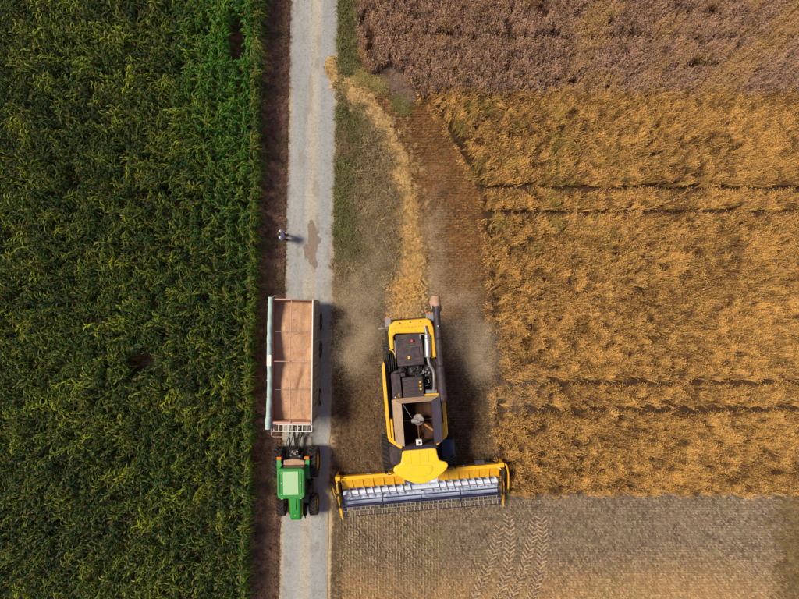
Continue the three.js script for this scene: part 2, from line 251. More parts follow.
// ---------------------------------------------------------------- corn
{
  const R = rng(77), variants = [1, 2, 3, 4, 5].map((s) => cornGeometry(s * 31)), leafMat = plantMat({ roughness: 0.55, specularIntensity: 0.5 }), tasMat = dryMat();
  const crop = stuff('corn_crop', 'dense green corn crop filling the left of the picture', 'corn'), leaves = variants.map(() => []), tassels = variants.map(() => []);
  const tints = [[0.055, 0.115, 0.010], [0.13, 0.16, 0.012], [0.034, 0.08, 0.008]].map((c) => plantMat({ color: new THREE.Color().setRGB(...c), roughness: 0.55, specularIntensity: 0.5 }));
  const tasTint = dryMat({ color: new THREE.Color().setRGB(0.36, 0.24, 0.12) });
  for (let row = 0; row < 27; row++) for (let i = 0; i < 254; i++) {
    const z = -19 + i * 0.150 + (R() - 0.5) * 0.07, x = cornEdge(z) - 0.64 * row + (R() - 0.5) * 0.09 + 0.10 * (noise(z * 0.5, row, 3) - 0.5), v = Math.floor(R() * 5), yaw = R() * 6.28, s = 0.86 + 0.26 * R() + 0.10 * (fbm(x * 0.3, z * 0.3, 61, 2) - 0.5), a = R(), b = R(), c = R();
    if (row > 0 && (fbm(x * 0.55, z * 0.28, 62, 3) > 0.78 || R() < 0.12)) continue;
    const lush = clamp(0.9 * smooth(-14.5, -8.5, x) * smooth(1, -14, z) + 0.35 * (fbm(x * 0.3, z * 0.3, 63, 2) - 0.5)), yel = clamp(0.25 + 0.9 * (fbm(x * 0.7, z * 0.7, 64, 3) - 0.4) + 0.9 * (a - 0.5));
    if (row === 0 && Math.abs(z) < 17.0) {
      const o = thing('corn_plant', 'leafy corn plant in the outermost row along the brown verge', 'corn plant', x, z, yaw); o.userData.group = 'corn plants of the outermost row'; o.scale.set(s, s, s); o.rotation.set((b - 0.5) * 0.15, yaw, (c - 0.5) * 0.15);
      const lm = shade(new THREE.Mesh(variants[v][0], tints[Math.floor(a * 3)])); lm.name = 'leaves'; const tm = shade(new THREE.Mesh(variants[v][1], tasTint)); tm.name = 'tassel'; o.add(lm, tm); continue;
    }
    let col = mixc(mixc([0.014, 0.042, 0.008], [0.19, 0.235, 0.014], yel * yel * 1.25), [0.045, 0.165, 0.009], lush); const k = 0.4 + 1.1 * b; col = col.map((q) => q * k);
    const m = place(x, 0, z, yaw, (b - 0.5) * 0.2, (c - 0.5) * 0.2, s);
    leaves[v].push([m, col]); tassels[v].push([m, mixc([0.30, 0.19, 0.10], [0.30, 0.26, 0.05], c)]);
  }
  variants.forEach(([lg, tg], i) => { scatter('corn_leaves', lg, leafMat, leaves[i], crop); scatter('corn_tassels', tg, tasMat, tassels[i], crop); });
}

// ---------------------------------------------------------------- standing cereals
function cerealGeometry(seed, n, H, spread, fan, lean, ear, stem, earW) {   // a wisp of stalks that bend together towards +x
  const R = rng(seed), pos = [];
  for (let k = 0; k < n; k++) {
    const a = R() * 6.28, r = spread * Math.sqrt(R()), x = Math.cos(a) * r, z = Math.sin(a) * r, h = H * (0.75 + 0.4 * R()), b = (R() - 0.5) * fan, l = lean * (0.6 + 0.7 * R()), dx = Math.cos(b), dz = Math.sin(b);
    const p = (s) => [x + dx * l * h * (0.35 * s + 0.65 * s * s), h * s * (1 - 0.32 * l * s), z + dz * l * h * (0.35 * s + 0.65 * s * s)];
    ribbon(pos, [p(0), p(0.55), p(1)], [stem, stem, stem * 0.8], [-dz, 0, dx]);
    const q = p(1), t = b + (R() - 0.5) * 1.2, ex = Math.cos(t), ez = Math.sin(t), d = [ex * 0.8, 0.35 - 0.9 * R(), ez * 0.8], e = ear * (0.8 + 0.5 * R()), dl = e / Math.hypot(...d), mid = q.map((v, i) => v + d[i] * dl * 0.45), end = q.map((v, i) => v + d[i] * dl);
    ribbon(pos, [q, mid, end], [stem, earW, 0], [-ez, 0, ex]); ribbon(pos, [q, mid, end], [stem, earW, 0], [ex * 0.5, 0.8, ez * 0.5]);
    if (k % 4 === 0) { const c = R() * 6.28, m0 = p(0.6), L = 0.14; ribbon(pos, [m0, [m0[0] + Math.cos(c) * L * 0.6, m0[1] + 0.05, m0[2] + Math.sin(c) * L * 0.6], [m0[0] + Math.cos(c) * L, m0[1] - 0.05, m0[2] + Math.sin(c) * L]], [0.01, 0.014, 0], [-Math.sin(c), 0, Math.cos(c)]); }
  }
  return meshOf(pos);
}
{
  const R = rng(99), gold = stuff('ripe_wheat', 'ripe golden wheat leaning in streaks, two pairs of dark tramlines through it', 'wheat'), top = stuff('purple_brown_cereal', 'upright purple brown cereal strip along the top of the picture', 'cereal');
  const vw = [1, 2, 3, 4, 5].map((s) => cerealGeometry(s * 7, 8, 0.80, 0.055, 1.4, 0.42, 0.095, 0.009, 0.026)), vr = [1, 2, 3, 4, 5].map((s) => cerealGeometry(s * 13, 8, 0.90, 0.05, 4.5, 0.16, 0.095, 0.009, 0.028)), lw = vw.map(() => []), lr = vr.map(() => []), mat = dryMat({ roughness: 0.7 });
  const step = 0.086;
  for (let z0 = -19.2; z0 < 11.7; z0 += step) for (let x0 = -2.8; x0 < 24.6; x0 += step) {
    const x = x0 + (R() - 0.5) * 0.12, z = z0 + (R() - 0.5) * 0.12, r1 = R(), r2 = R(), r3 = R(), r4 = R(), v = Math.floor(R() * 5);
    if (!inCrop(x, z) || inTram(x, z) || inDivot(x, z)) continue;
    const edge = -11.95 + 0.6 * (fbm(x * 0.9, 2, 71, 3) - 0.5), upper = z < edge + 0.9 * (r1 - 0.5) * r3, dist = Math.min(x - cropLeft(z), 3);
    const patch = fbm(x * 0.45 + z * 0.2, z * 0.5, 72, 3), clump = fbm((x - z) * 1.0, (x + z) * 2.4, 73, 3), c1 = fbm(x * 3.2, z * 3.2, 74, 2), hole = fbm((x - z) * 3.6, (x + z) * 7.5, 87, 2);
    if (upper) {
      const corner = smooth(3, -1.5, x) * smooth(-16.5, -14, z);
      if (fbm(x * 1.1, z * 0.9, 75, 3) > 0.77 - 0.06 * corner || r4 < 0.10 + 0.85 * smooth(0.56, 0.68, hole + 0.06 * corner)) continue;
      const col = mixc(mixc([0.10, 0.048, 0.044], [0.70, 0.46, 0.33], clamp(0.42 + 1.1 * (c1 - 0.5) + 1.2 * (r3 - 0.5))), [0.66, 0.42, 0.13], 0.45 * smooth(0.50, 0.72, patch) + (r1 > 0.82 ? 0.5 : 0));
      lr[v].push([leaned(x, 0, z, r1 * 6.28, 0.14 * (r2 - 0.5) + 0.3 * (c1 - 0.5), 0.14 * (r4 - 0.5) - 0.08, 0.62 + 0.3 * r2, 0.8 + 0.35 * r3), col]);
    } else {
      if (r4 < 0.10 + 0.88 * smooth(0.48, 0.60, hole)) continue;
      const out = smooth(0.6, 0.0, dist), green = smooth(0.60, 0.70, fbm(x * 0.9, z * 0.9, 76, 3)) * smooth(-1, -4, z) * smooth(21, 8, x), dir = 0.62 + 1.5 * (patch - 0.5) + 1.5 * (r1 - 0.5) + smooth(7, 11, z) * 0.9 * (r2 - 0.5);
      const yaw = out * 1.1 > r4 + 0.15 ? 3.6 + 2.2 * (r1 - 0.5) : dir + 0.6 * out * (r2 - 0.5), lx = Math.cos(yaw), lz = -Math.sin(yaw), bend = 0.42 * (clump - 0.35) + 0.18 * (r2 - 0.5) + 0.15 * out;
      let col = mixc([0.085, 0.034, 0.012], [0.84, 0.50, 0.145], clamp(0.38 + 1.1 * (c1 - 0.5) + 0.9 * (patch - 0.5) + 1.7 * (r3 - 0.5))); col = mixc(col, [0.22, 0.25, 0.035], 0.6 * green * r1);
      lw[v].push([leaned(x, 0, z, yaw, lx * bend, lz * bend, 0.60 + 0.34 * r3 + 0.3 * (clump - 0.5), 0.80 + 0.3 * r2), col]);
    }
  }
  vw.forEach((g, i) => scatter('wheat_stalks', g, mat, lw[i], gold)); vr.forEach((g, i) => scatter('cereal_stalks', g, mat, lr[i], top));
}

// ---------------------------------------------------------------- stubble, straw, grass
function strawGeometry(seed, n, L, spread, flatness, w = 0.009) {
  const R = rng(seed), pos = [];
  for (let k = 0; k < n; k++) { const a = R() * 6.28, x = (R() - 0.5) * spread, z = (R() - 0.5) * spread, y = R() * spread * 0.5, l = L * (0.5 + R()), e = (R() - 0.5) * flatness, dx = Math.cos(a), dz = Math.sin(a); ribbon(pos, [[x - dx * l / 2, Math.max(0, y - e * l / 2), z - dz * l / 2], [x, y + 0.02, z], [x + dx * l / 2, Math.max(0, y + e * l / 2), z + dz * l / 2]], [w, w, w], [-dz, 0, dx]); }
  return meshOf(pos);
}
function stubbleGeometry(seed, n, len) {   // a short piece of drilled row along x
  const R = rng(seed), pos = [];
  for (let k = 0; k < n; k++) { const x = (R() - 0.5) * len, z = (R() - 0.5) * 0.045, h = 0.06 + 0.08 * R(), a = R() * 6.28, l = 0.5 * h; ribbon(pos, [[x, 0, z], [x + Math.cos(a) * l, h, z + Math.sin(a) * l]], [0.014, 0.012], [-Math.sin(a), 0, Math.cos(a)]); }
  for (let k = 0; k < 3; k++) { const a = R() * 6.28, x = (R() - 0.5) * len, z = (R() - 0.5) * 0.10, l = 0.05; ribbon(pos, [[x - Math.cos(a) * l, 0.015, z - Math.sin(a) * l], [x + Math.cos(a) * l, 0.02, z + Math.sin(a) * l]], [0.008, 0.008], [-Math.sin(a), 0, Math.cos(a)]); }
  return meshOf(pos);
}
function grassGeometry(seed, n, L, spread, droop) {
  const R = rng(seed), pos = [];
  for (let k = 0; k < n; k++) { const a = R() * 6.28, x = (R() - 0.5) * spread, z = (R() - 0.5) * spread, l = L * (0.5 + 0.8 * R()), dx = Math.cos(a), dz = Math.sin(a), d = droop * (0.5 + R()); ribbon(pos, [[x, 0, z], [x + dx * l * 0.25 * d, l * 0.6, z + dz * l * 0.25 * d], [x + dx * l * 0.8 * d, l * (0.95 - 0.4 * d), z + dz * l * 0.8 * d]], [0.014, 0.014, 0], [-dz, 0, dx]); }
  return meshOf(pos);
}
{
  const R = rng(123), mat = dryMat();
  // stubble rows
  const sg = [1, 2, 3].map((s) => stubbleGeometry(s * 5, 11, 0.17)), pale = sg.map(() => []), brown = sg.map(() => []);
  const addRow = (x, z, yaw, list, col) => { const k = 0.65 + 0.7 * R(); list[Math.floor(R() * 3)].push([place(x, 0, z, yaw, 0, 0, 0.8 + 0.5 * R()), col.map((c) => c * k)]); };
  for (let z = 11.5; z < 19.5; z += 0.155) for (let x = -4.2; x < 24.5; x += 0.15) {   // rows across
    const X = x + (R() - 0.5) * 0.15, Z = z + 0.04 * (noise(x * 0.5, z, 81) - 0.5); if (rowsAlongZ(X, Z) || X < roadR(Z) + 0.35 || X > 22.9 + 3.6 * (fbm(X * 1.6, Z * 1.6, 5, 3) - 0.5) + 1.2 * (fbm(X * 0.35, Z * 0.35, 3, 3) - 0.5) || R() < 0.12) continue;
    addRow(X, Z, (R() - 0.5) * 0.15, pale, mixc([0.40, 0.32, 0.235], [0.60, 0.43, 0.23], smooth(14, 18, Z + 2 * fbm(X * 0.4, Z * 0.4, 82, 2) - 1)));
  }
  for (let x = -4.2; x < 2.6; x += 0.175) for (let z = 11.5; z < 19.5; z += 0.15) {    // rows along the lane
    const X = x + 0.03 * (noise(x, z * 0.5, 83) - 0.5), Z = z + (R() - 0.5) * 0.15; if (!rowsAlongZ(X, Z) || X < roadR(Z) + 0.45 || R() < 0.12) continue;
    addRow(X, Z, Math.PI / 2 + (R() - 0.5) * 0.15, pale, mixc([0.45, 0.36, 0.25], [0.54, 0.43, 0.25], noise(X, Z, 84)));
  }
  for (let z = -12.3; z < 11.5; z += 0.15) for (let x = -3.6; x < 6; x += 0.15) {
    const X = x + (R() - 0.5) * 0.06, [sx, sw] = z < 1.3 ? swathAt(z) : [-9, 0]; if (inCrop(X, z) || X < (sx > 90 ? 99 : Math.max(sx + sw * 0.4, roadR(z) + 0.6)) || R() < 0.18) continue;
    const n = fbm(X * 1.1, z * 1.1, 85, 3), low = smooth(2, 5, z) * 0.5 + 0.35 * smooth(0.9, -0.8, X) * smooth(0, 3, z);
    addRow(X, z, (R() - 0.5) * 0.2, brown, mixc(mixc([0.22, 0.125, 0.045], [0.46, 0.28, 0.10], n), [0.30, 0.215, 0.14], low));
  }
  const s1 = stuff('pale_stubble', 'pale cut stubble in fine rows below the harvester', 'stubble'), s2 = stuff('brown_stubble', 'freshly cut brown stubble between the straw and the standing wheat', 'stubble');
  sg.forEach((g, i) => { scatter('stubble_rows', g, mat, pale[i], s1); scatter('stubble_rows', g, mat, brown[i], s2); });
  // straw swath thrown out behind the harvester
  const st = [1, 2, 3, 4].map((s) => strawGeometry(s * 17, 22, 0.26, 0.24, 1.3, 0.015)), ls = st.map(() => []);
  for (let i = 0; i < swath.length - 1; i++) {
    const a = swath[i], b = swath[i + 1], len = Math.hypot(b[0] - a[0], b[1] - a[1]), n = Math.round(len * 520 * (a[2] + b[2]) / 1.2);
    for (let k = 0; k < n; k++) {
      const t = R(), w = lerp(a[2], b[2], t), g = (R() + R() + R()) / 1.5 - 1, nx = (b[1] - a[1]) / len, nz = -(b[0] - a[0]) / len, j = g * w * (1.15 + 0.6 * noise(t * len * 1.5, i, 92)), x = lerp(a[0], b[0], t) + nx * j, z = lerp(a[1], b[1], t) + nz * j, thin = fbm(x * 2.2, z * 2.2, 91, 2), faint = smooth(0.2, 0.9, i / 9);
      if (thin < 0.38 - 0.14 * faint && R() < 0.6) continue;
      const y = Math.max(0, 0.20 * (1 - Math.abs(g)) * R() * (0.5 + 0.6 * faint) + 0.08 * (thin - 0.4)), col = mixc(mixc([0.17, 0.09, 0.035], [0.80, 0.56, 0.24], R()), [0.68, 0.39, 0.09], 0.30 * faint);
      ls[Math.floor(R() * 4)].push([place(x, y, z, R() * 6.28, (R() - 0.5) * 0.5, (R() - 0.5) * 0.5, 0.45 + 0.4 * R()), col]);
    }
  }
  for (let k = 0; k < 900; k++) {   // loose straw lying about it
    const z = -13 + 13.5 * R(), [sx, sw] = swathAt(z), g = (R() + R() + R()) / 1.5 - 1; if (sx > 90) continue; const x = sx + 0.25 + g * sw * 3.4; if (x < roadR(z) + 0.3) continue;
    ls[Math.floor(R() * 4)].push([place(x, 0.01, z, R() * 6.28, 0, 0, 0.4 + 0.4 * R(), 0.12), mixc([0.26, 0.16, 0.07], [0.48, 0.33, 0.15], R())]);
  }
  for (let k = 0; k < 2200; k++) { const d = Math.pow(R(), 1.4), z = 1.35 - 2.6 * d + 0.4 * (R() - 0.5), x = 0.42 + (R() + R() + R() - 1.5) * (0.9 + 0.2 * d); ls[k % 4].push([place(x, 0.25 + 1.1 * (1 - d) * R(), z, R() * 6.28, R() - 0.5, R() - 0.5, 0.16 + 0.24 * R()), mixc([0.50, 0.29, 0.07], [0.82, 0.55, 0.20], R())]); }
  const sw = stuff('straw_swath', 'golden swath of chopped straw curving from the lane to the harvester', 'straw'); st.forEach((g, i) => scatter('straw', g, mat, ls[i], sw));
  // flattened wedge
  const fl = st.map(() => []); for (let k = 0; k < 330; k++) { const t = -0.7 + 2.4 * R(), s = (R() + R() + R() - 1.5) * 0.7, x = -0.3 + t * 0.64 - s * 0.77, z = -13 + t * 0.77 + s * 0.64; fl[k % 4].push([place(x, 0.02 + 0.12 * R(), z, R() * 6, (R() - 0.5) * 0.4, (R() - 0.5) * 0.4, 0.8, 0.4), mixc([0.13, 0.08, 0.06], [0.44, 0.31, 0.22], R() * R())]); }
  const fw = stuff('flattened_straw', 'small wedge of flattened grey straw at the corner of the standing crop', 'straw'); st.forEach((g, i) => scatter('straw', g, mat, fl[i], fw));
  // verges
  const gg = [1, 2, 3].map((s) => grassGeometry(s * 23, 14, 0.30, 0.16, 0.9)), gl = gg.map(() => []), gr = gg.map(() => []), gmat = dryMat({ roughness: 0.8 });
  for (let k = 0; k < 9500; k++) {
    const z = -19 + 38 * R(), t = R(), x = lerp(cornEdge(z) - 0.5, roadL(z) + 0.04, t), n = fbm(x * 1.3, z * 1.3, 95, 3); if (R() > 0.35 + 1.1 * n) continue;
    gl[k % 3].push([place(x, 0, z, R() * 6.28, (R() - 0.5) * 0.6, (R() - 0.5) * 0.6, (0.55 + 0.6 * R()) * (t > 0.9 ? 0.6 : 1)), mixc(mixc([0.16, 0.085, 0.06], [0.36, 0.22, 0.165], R()), [0.14, 0.12, 0.045], 0.6 * smooth(0.58, 0.72, n))]);
  }
  for (let k = 0; k < 30000; k++) {
    const z = -19 + 23 * R(), x = roadR(z) - 0.05 + R() * 5.2; if (inCrop(x, z) || inDivot(x, z)) continue; const [sx, swd] = z < 1.3 ? swathAt(z) : [0.2, 0]; if (z > -13.2 && sx < 90 && x > sx - swd * 0.2 + 0.5 * (noise(x * 3, z * 3, 98) - 0.5)) continue;
    if (z < -13.2 && x > cropLeft(z) - 0.05) continue;
    const strip = z < -13.2, nz = fbm(x * 0.9, z * 0.5, 21, 3) + (strip ? 0.2 : 0), green = smooth(0.36, 0.62, nz + 0.12 * smooth(-1, -9, z) - 0.10 * smooth(-3, 0.5, z)), n = fbm(x * 2, z * 2, 96, 3), fade = smooth(4, 0, z), near = 0.12 + 0.88 * smooth(2.4, 0.7, x - roadR(z) + 1.4 * (n - 0.5)); if (R() > fade * (0.42 + 0.5 * green) * (0.4 + n)) continue;
    gr[k % 3].push([place(x, 0, z, R() * 6.28, (R() - 0.5) * 0.6, (R() - 0.5) * 0.6, 0.45 + 1.3 * R() * R() * (0.5 + n)), mixc(mixc([0.16, 0.10, 0.05], [0.50, 0.38, 0.20], R() * R() * 1.2), mixc([0.045, 0.050, 0.012], [0.25, 0.24, 0.07], R() * R() + 0.2 * n), clamp((green * 1.0 - 0.4 + 0.9 * R() + 0.9 * (n - 0.5)) * near))]);
  }
  for (let k = 0; k < 900; k++) { const [cx, cz, r] = [[0.15, -11.5, 0.55], [-1.3, -12.6, 0.6], [-2.2, -13.2, 0.5]][k % 3], x = cx + (R() + R() + R() - 1.5) * r, z = cz + (R() + R() + R() - 1.5) * r; if (inCrop(x, z) || R() > 0.3 + 0.7 * noise(x * 3, z * 3, 89)) continue; gr[k % 3].push([place(x, 0, z, R() * 6.28, (R() - 0.5) * 0.7, (R() - 0.5) * 0.7, 0.5 + 0.6 * R()), mixc(mixc([0.07, 0.08, 0.02], [0.26, 0.25, 0.06], R()), [0.48, 0.34, 0.13], k % 3 && R() < 0.6 ? 0.9 : 0.1)]); }
  for (let k = 0; k < 5200; k++) {   // grey green weeds and dead stems in the cut strip left of the harvester and along the field corner
    const z = 0.5 + 11 * R(), x = roadR(z) + 0.05 + R() * 3.4; const n = fbm(x * 1.6, z * 1.6, 97, 3); if (R() > 0.5 * n + 0.1) continue;
    gr[k % 3].push([place(x, 0, z, R() * 6.28, (R() - 0.5) * 0.7, (R() - 0.5) * 0.7, 0.4 + 0.5 * R()), mixc([0.13, 0.075, 0.045], [0.30, 0.19, 0.09], R() * n * 1.6)]);
  }
  for (let k = 0; k < 600; k++) { const z = 11 + 8 * R(), x = roadR(z) + 0.25 + Math.pow(R(), 2) * 0.6; gr[k % 3].push([place(x, 0, z, R() * 6.28, 0, 0, 0.35 + 0.4 * R()), mixc([0.12, 0.09, 0.045], [0.34, 0.25, 0.14], R())]); }
  for (let k = 0; k < 1500; k++) { const z = 11.6 + 8 * R(), x = 23.6 + (R() + R() + R() - 1.5) * 1.7; gr[k % 3].push([place(x, 0, z, R() * 6.28, 0, 0, 0.5 + 0.6 * R()), mixc([0.13, 0.085, 0.05], [0.36, 0.26, 0.10], R())]); }
  const g1 = stuff('dry_verge_grass', 'dry purple brown grass verge between corn and lane', 'grass'), g2 = stuff('weedy_verge_grass', 'weedy green and brown grass between the lane and the cut strip', 'grass');
  gg.forEach((g, i) => { scatter('dry_grass', g, gmat, gl[i], g1); scatter('weeds', g, gmat, gr[i], g2); });
}

// ---------------------------------------------------------------- tyre tracks pressed into the stubble: rows of slanted lug prints
{
  const soil = [0, 1, 2].map((k) => new THREE.MeshStandardMaterial({ map: worn(['#b5a084', '#a8937a', '#c0a680'][k], '#7c6855', 0.7, 300 + k), roughness: 1 })), dark = new THREE.MeshStandardMaterial({ map: worn('#6f5c4e', '#4f3f35', 0.7, 310), roughness: 1 }), bars = [-1, 1].map((k) => box(0.38, 0.055, 0.085, 0, 0, 0, 0.025).applyMatrix4(new THREE.Matrix4().makeRotationY(k * 0.7)).translate(k * 0.17, 0, 0));
  const defs = [['herringbone tyre track in the stubble, leftmost of the four', [[5.95, 13.3], [5.6, 14.6], [5.1, 16.0], [4.35, 17.7], [3.9, 18.6]]], ['herringbone tyre track in the stubble, second from the left of four', [[6.4, 12.6], [6.5, 14.0], [6.4, 15.6], [5.95, 17.2], [5.4, 18.6]]],
    ['herringbone tyre track in the stubble, third from the left of four', [[8.0, 13.0], [7.75, 14.3], [7.3, 15.8], [6.75, 17.2], [6.2, 18.6]]], ['herringbone tyre track in the stubble, rightmost of the four', [[8.3, 12.7], [8.45, 14.0], [8.3, 15.6], [7.9, 17.2], [7.5, 18.6]]]];
  const R = rng(5);
  for (const [label, pts] of defs) {
    const t = thing('tyre_track', label, 'tyre track'); t.userData.kind = 'structure';
    const c = new THREE.CatmullRomCurve3(pts.map(([x, z]) => new THREE.Vector3(x, 0, z))), L = c.getLength(), n = Math.floor(L / 0.255), pos = [];
    for (let i = 0; i < n * 2; i++) { const e = (k) => { const u = k / (n * 2), p = c.getPointAt(u), d = c.getTangentAt(u), w = 0.33 + 0.05 * (noise(k, 3, 8) - 0.5); return [[p.x - d.z * w, 0.012, p.z + d.x * w], [p.x + d.z * w, 0.012, p.z - d.x * w]]; }, [a, b] = e(i), [q, r] = e(i + 1); pos.push(...a, ...q, ...b, ...b, ...q, ...r); }
    part('rut', meshOf(pos), dark, t);
    for (let side = 0; side < 2; side++) for (let i = 0; i < n; i++) { const u = (i + 0.5 + 0.25 * side) / (n + 0.5), p = c.getPointAt(u), d = c.getTangentAt(u), m = shade(new THREE.Mesh(bars[side], soil[Math.floor(R() * 3)])); m.name = 'lug_print'; m.position.set(p.x, 0.03 + 0.012 * R(), p.z); m.rotation.y = Math.atan2(d.x, d.z) + (R() - 0.5) * 0.14; m.scale.set(0.85 + 0.25 * R(), 1, 0.7 + 0.5 * R()); t.add(m); }
  }
}

// ---------------------------------------------------------------- wheels
function tyreGeometry(r, w, rimR, lugs, lugH = 0.045) {
  const h = w / 2, prof = [[rimR, -h * 0.8], [rimR + 0.04, -h * 0.98], [r * 0.78, -h], [r * 0.93, -h * 0.93], [r - lugH, -h * 0.72], [r - lugH, h * 0.72], [r * 0.93, h * 0.93], [r * 0.78, h], [rimR + 0.04, h * 0.98], [rimR, h * 0.8]], list = [revolve(prof, 56)];
  if (lugs) for (let k = 0; k < lugs; k++) for (const s of [-1, 1]) { const a = (k + (s > 0 ? 0.5 : 0)) / lugs * Math.PI * 2, g = box(w * 0.56, lugH * 1.6, 0.05 + r * 0.035, s * w * 0.235, r - lugH * 0.75, 0, 0.008); g.applyMatrix4(new THREE.Matrix4().makeTranslation(s * w * 0.235, 0, 0).multiply(new THREE.Matrix4().makeRotationY(s * 0.62)).multiply(new THREE.Matrix4().makeTranslation(-s * w * 0.235, 0, 0))); g.rotateX(a); list.push(g); }
  return list;
}
function wheel(name, parent, x, y, z, r, w, rimR, lugs, rimMat, side) {
  const g = sub(name, parent); g.position.set(x, y, z);
  part('tyre', tyreGeometry(r, w, rimR, lugs), M.rubber, g);
  const o = side * w * 0.32, list = [revolve([[0.001, o], [rimR * 0.35, o + side * 0.03], [rimR * 0.5, o - side * 0.03], [rimR * 0.85, o - side * 0.05], [rimR * 0.93, side * w * 0.42], [rimR * 1.0, side * w * 0.43], [rimR * 0.99, -side * w * 0.4]], 40)];
  for (let k = 0; k < 8; k++) { const a = k / 8 * 6.283; list.push(rod([o, Math.cos(a) * rimR * 0.27, Math.sin(a) * rimR * 0.27], [o + side * 0.05, Math.cos(a) * rimR * 0.27, Math.sin(a) * rimR * 0.27], 0.016)); }
  part('rim', list, rimMat, g); return g;
}

// ---------------------------------------------------------------- combine harvester (front towards +z of its own axes)
{
  const c = thing('combine_harvester', 'yellow combine harvester with open grain tank and wide front header cutting the field', 'combine harvester', 0.91, 6.49, 0.083);
  // hull, axles
  part('hull', [bx(-1.25, 1.25, 0.95, 1.6, -4.6, 1.2, 0.08), bx(-1.25, 1.25, 1.5, 2.3, -4.6, -1.15, 0.08), bx(-1.1, 1.1, 1.4, 2.55, -5.2, -4.4, 0.15)], M.dark, c);
  part('front_axle', [rod([-1.7, 0.92, 2.0], [1.7, 0.92, 2.0], 0.16), bx(-0.5, 0.5, 0.7, 1.2, 1.1, 2.3)], M.black, c); part('rear_axle', rod([-1.3, 0.65, -3.7], [1.3, 0.65, -3.7], 0.09), M.black, c);
  for (const s of [-1, 1]) { wheel('front_wheel', c, s * 1.68, 0.95, 2.05, 0.95, 0.78, 0.45, 22, M.rim, s); wheel('rear_wheel', c, s * 1.32, 0.64, -3.7, 0.64, 0.5, 0.3, 18, M.rim, s); }
  // side panels: long yellow shells that fold round the front corners of the tank
  for (const s of [-1, 1]) {
    const o = [[-1.50, -3.35], [-1.585, -3.0], [-1.62, -2.0], [-1.60, 0.72], [-1.52, 0.92], [-0.95, 1.36], [-0.86, 1.30], [-0.88, 1.20], [-1.36, 0.80], [-1.42, 0.70], [-1.44, -3.2]].map(([x, z]) => [s * x, z]);
    if (s > 0) o.reverse(); part('side_panel', slab(o, 1.55, 3.35, 0.03), M.yellow, c);
    part('side_skirt', slab([[s * 1.30, -3.2], [s * 1.42, -3.2], [s * 1.42, 0.75], [s * 1.30, 0.75]].sort((p, q) => 0), 1.4, 3.05, 0.01), M.dark, c);
  }
  part('inner_shoulder', [bx(1.20, 1.46, 2.9, 3.38, -1.35, 1.0, 0.04)], M.yellow, c);
  part('inner_shoulder', [bx(-1.38, -1.26, 2.9, 3.36, -0.25, 0.95, 0.03)], M.yellow, c);
  part('shoulder_slot', bx(1.36, 1.43, 3.36, 3.395, -1.2, 0.15, 0.01), M.black, c);
  // grain tank
  const tank = sub('grain_tank', c);
  part('left_flap', plate([-1.18, 3.60, -1.33], [-1.18, 3.60, 1.02], [-0.74, 3.42, 1.22], [-0.72, 3.42, -1.05], 0.03), M.paleTan, tank);
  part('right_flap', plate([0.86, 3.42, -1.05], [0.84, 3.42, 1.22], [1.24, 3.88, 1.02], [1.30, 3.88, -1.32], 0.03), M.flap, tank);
  part('rear_flap', plate([-1.16, 3.60, -1.35], [-0.72, 3.43, -1.06], [0.86, 3.43, -1.06], [1.30, 3.66, -1.35], 0.03), M.spout, tank);
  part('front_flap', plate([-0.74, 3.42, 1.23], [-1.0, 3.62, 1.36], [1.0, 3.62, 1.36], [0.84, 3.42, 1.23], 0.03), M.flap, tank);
  part('tank_wall', [bx(-0.76, -0.72, 1.65, 3.42, -1.07, 1.26, 0.005), bx(0.86, 0.90, 1.65, 3.42, -1.07, 1.26, 0.005), bx(-0.72, 0.86, 1.65, 3.42, -1.11, -1.07, 0.005), bx(-0.72, 0.86, 1.65, 3.42, 1.22, 1.26, 0.005)], M.shadedRust, tank);
  part('tank_floor', [plate([-0.72, 2.3, -1.07], [-0.72, 2.3, 1.22], [0.05, 1.7, 1.22], [0.05, 1.7, -1.07], 0.02), plate([0.05, 1.7, -1.07], [0.05, 1.7, 1.22], [0.86, 2.3, 1.22], [0.86, 2.3, -1.07], 0.02)], M.shadedRust, tank);
  part('cross_bar', [bx(-0.72, 0.86, 2.6, 2.64, 0.02, 0.06, 0.005), bar([0.25, 2.7, 0.15], [0.84, 2.8, 0.62], 0.09, 0.06), bx(0.05, 0.09, 2.3, 2.34, 0.1, 1.2, 0.005)], M.brace, tank);
  { const hel = []; for (let i = 0; i < 60; i++) { const a0 = i / 60 * 4 * Math.PI, a1 = (i + 1) / 60 * 4 * Math.PI, y0 = 2.5 + i / 60 * 0.8, y1 = 2.5 + (i + 1) / 60 * 0.8; const p = (a, r, y) => [0.12 + Math.cos(a) * r, y, -0.02 + Math.sin(a) * r]; hel.push(...p(a0, 0.05, y0), ...p(a1, 0.05, y1), ...p(a0, 0.28, y0), ...p(a0, 0.28, y0), ...p(a1, 0.05, y1), ...p(a1, 0.28, y1)); }
    part('filling_auger', [meshOf(hel), rod([0.12, 2.1, -0.02], [0.12, 3.36, -0.02], 0.05), rod([-0.2, 3.0, 0.0], [0.12, 3.3, -0.02], 0.12, 0.09), tube([[-0.62, 3.3, -0.95], [-0.45, 3.25, -0.6], [-0.25, 3.1, -0.2]], 0.015, 20, 6)], M.greySteel, tank); }
  part('sensor_box', [bx(-0.12, 0.19, 3.30, 3.52, 0.90, 1.20, 0.02)], M.white, tank); part('sensor_window', bx(0.0, 0.1, 3.52, 3.53, 1.0, 1.12, 0.003), M.black, tank);
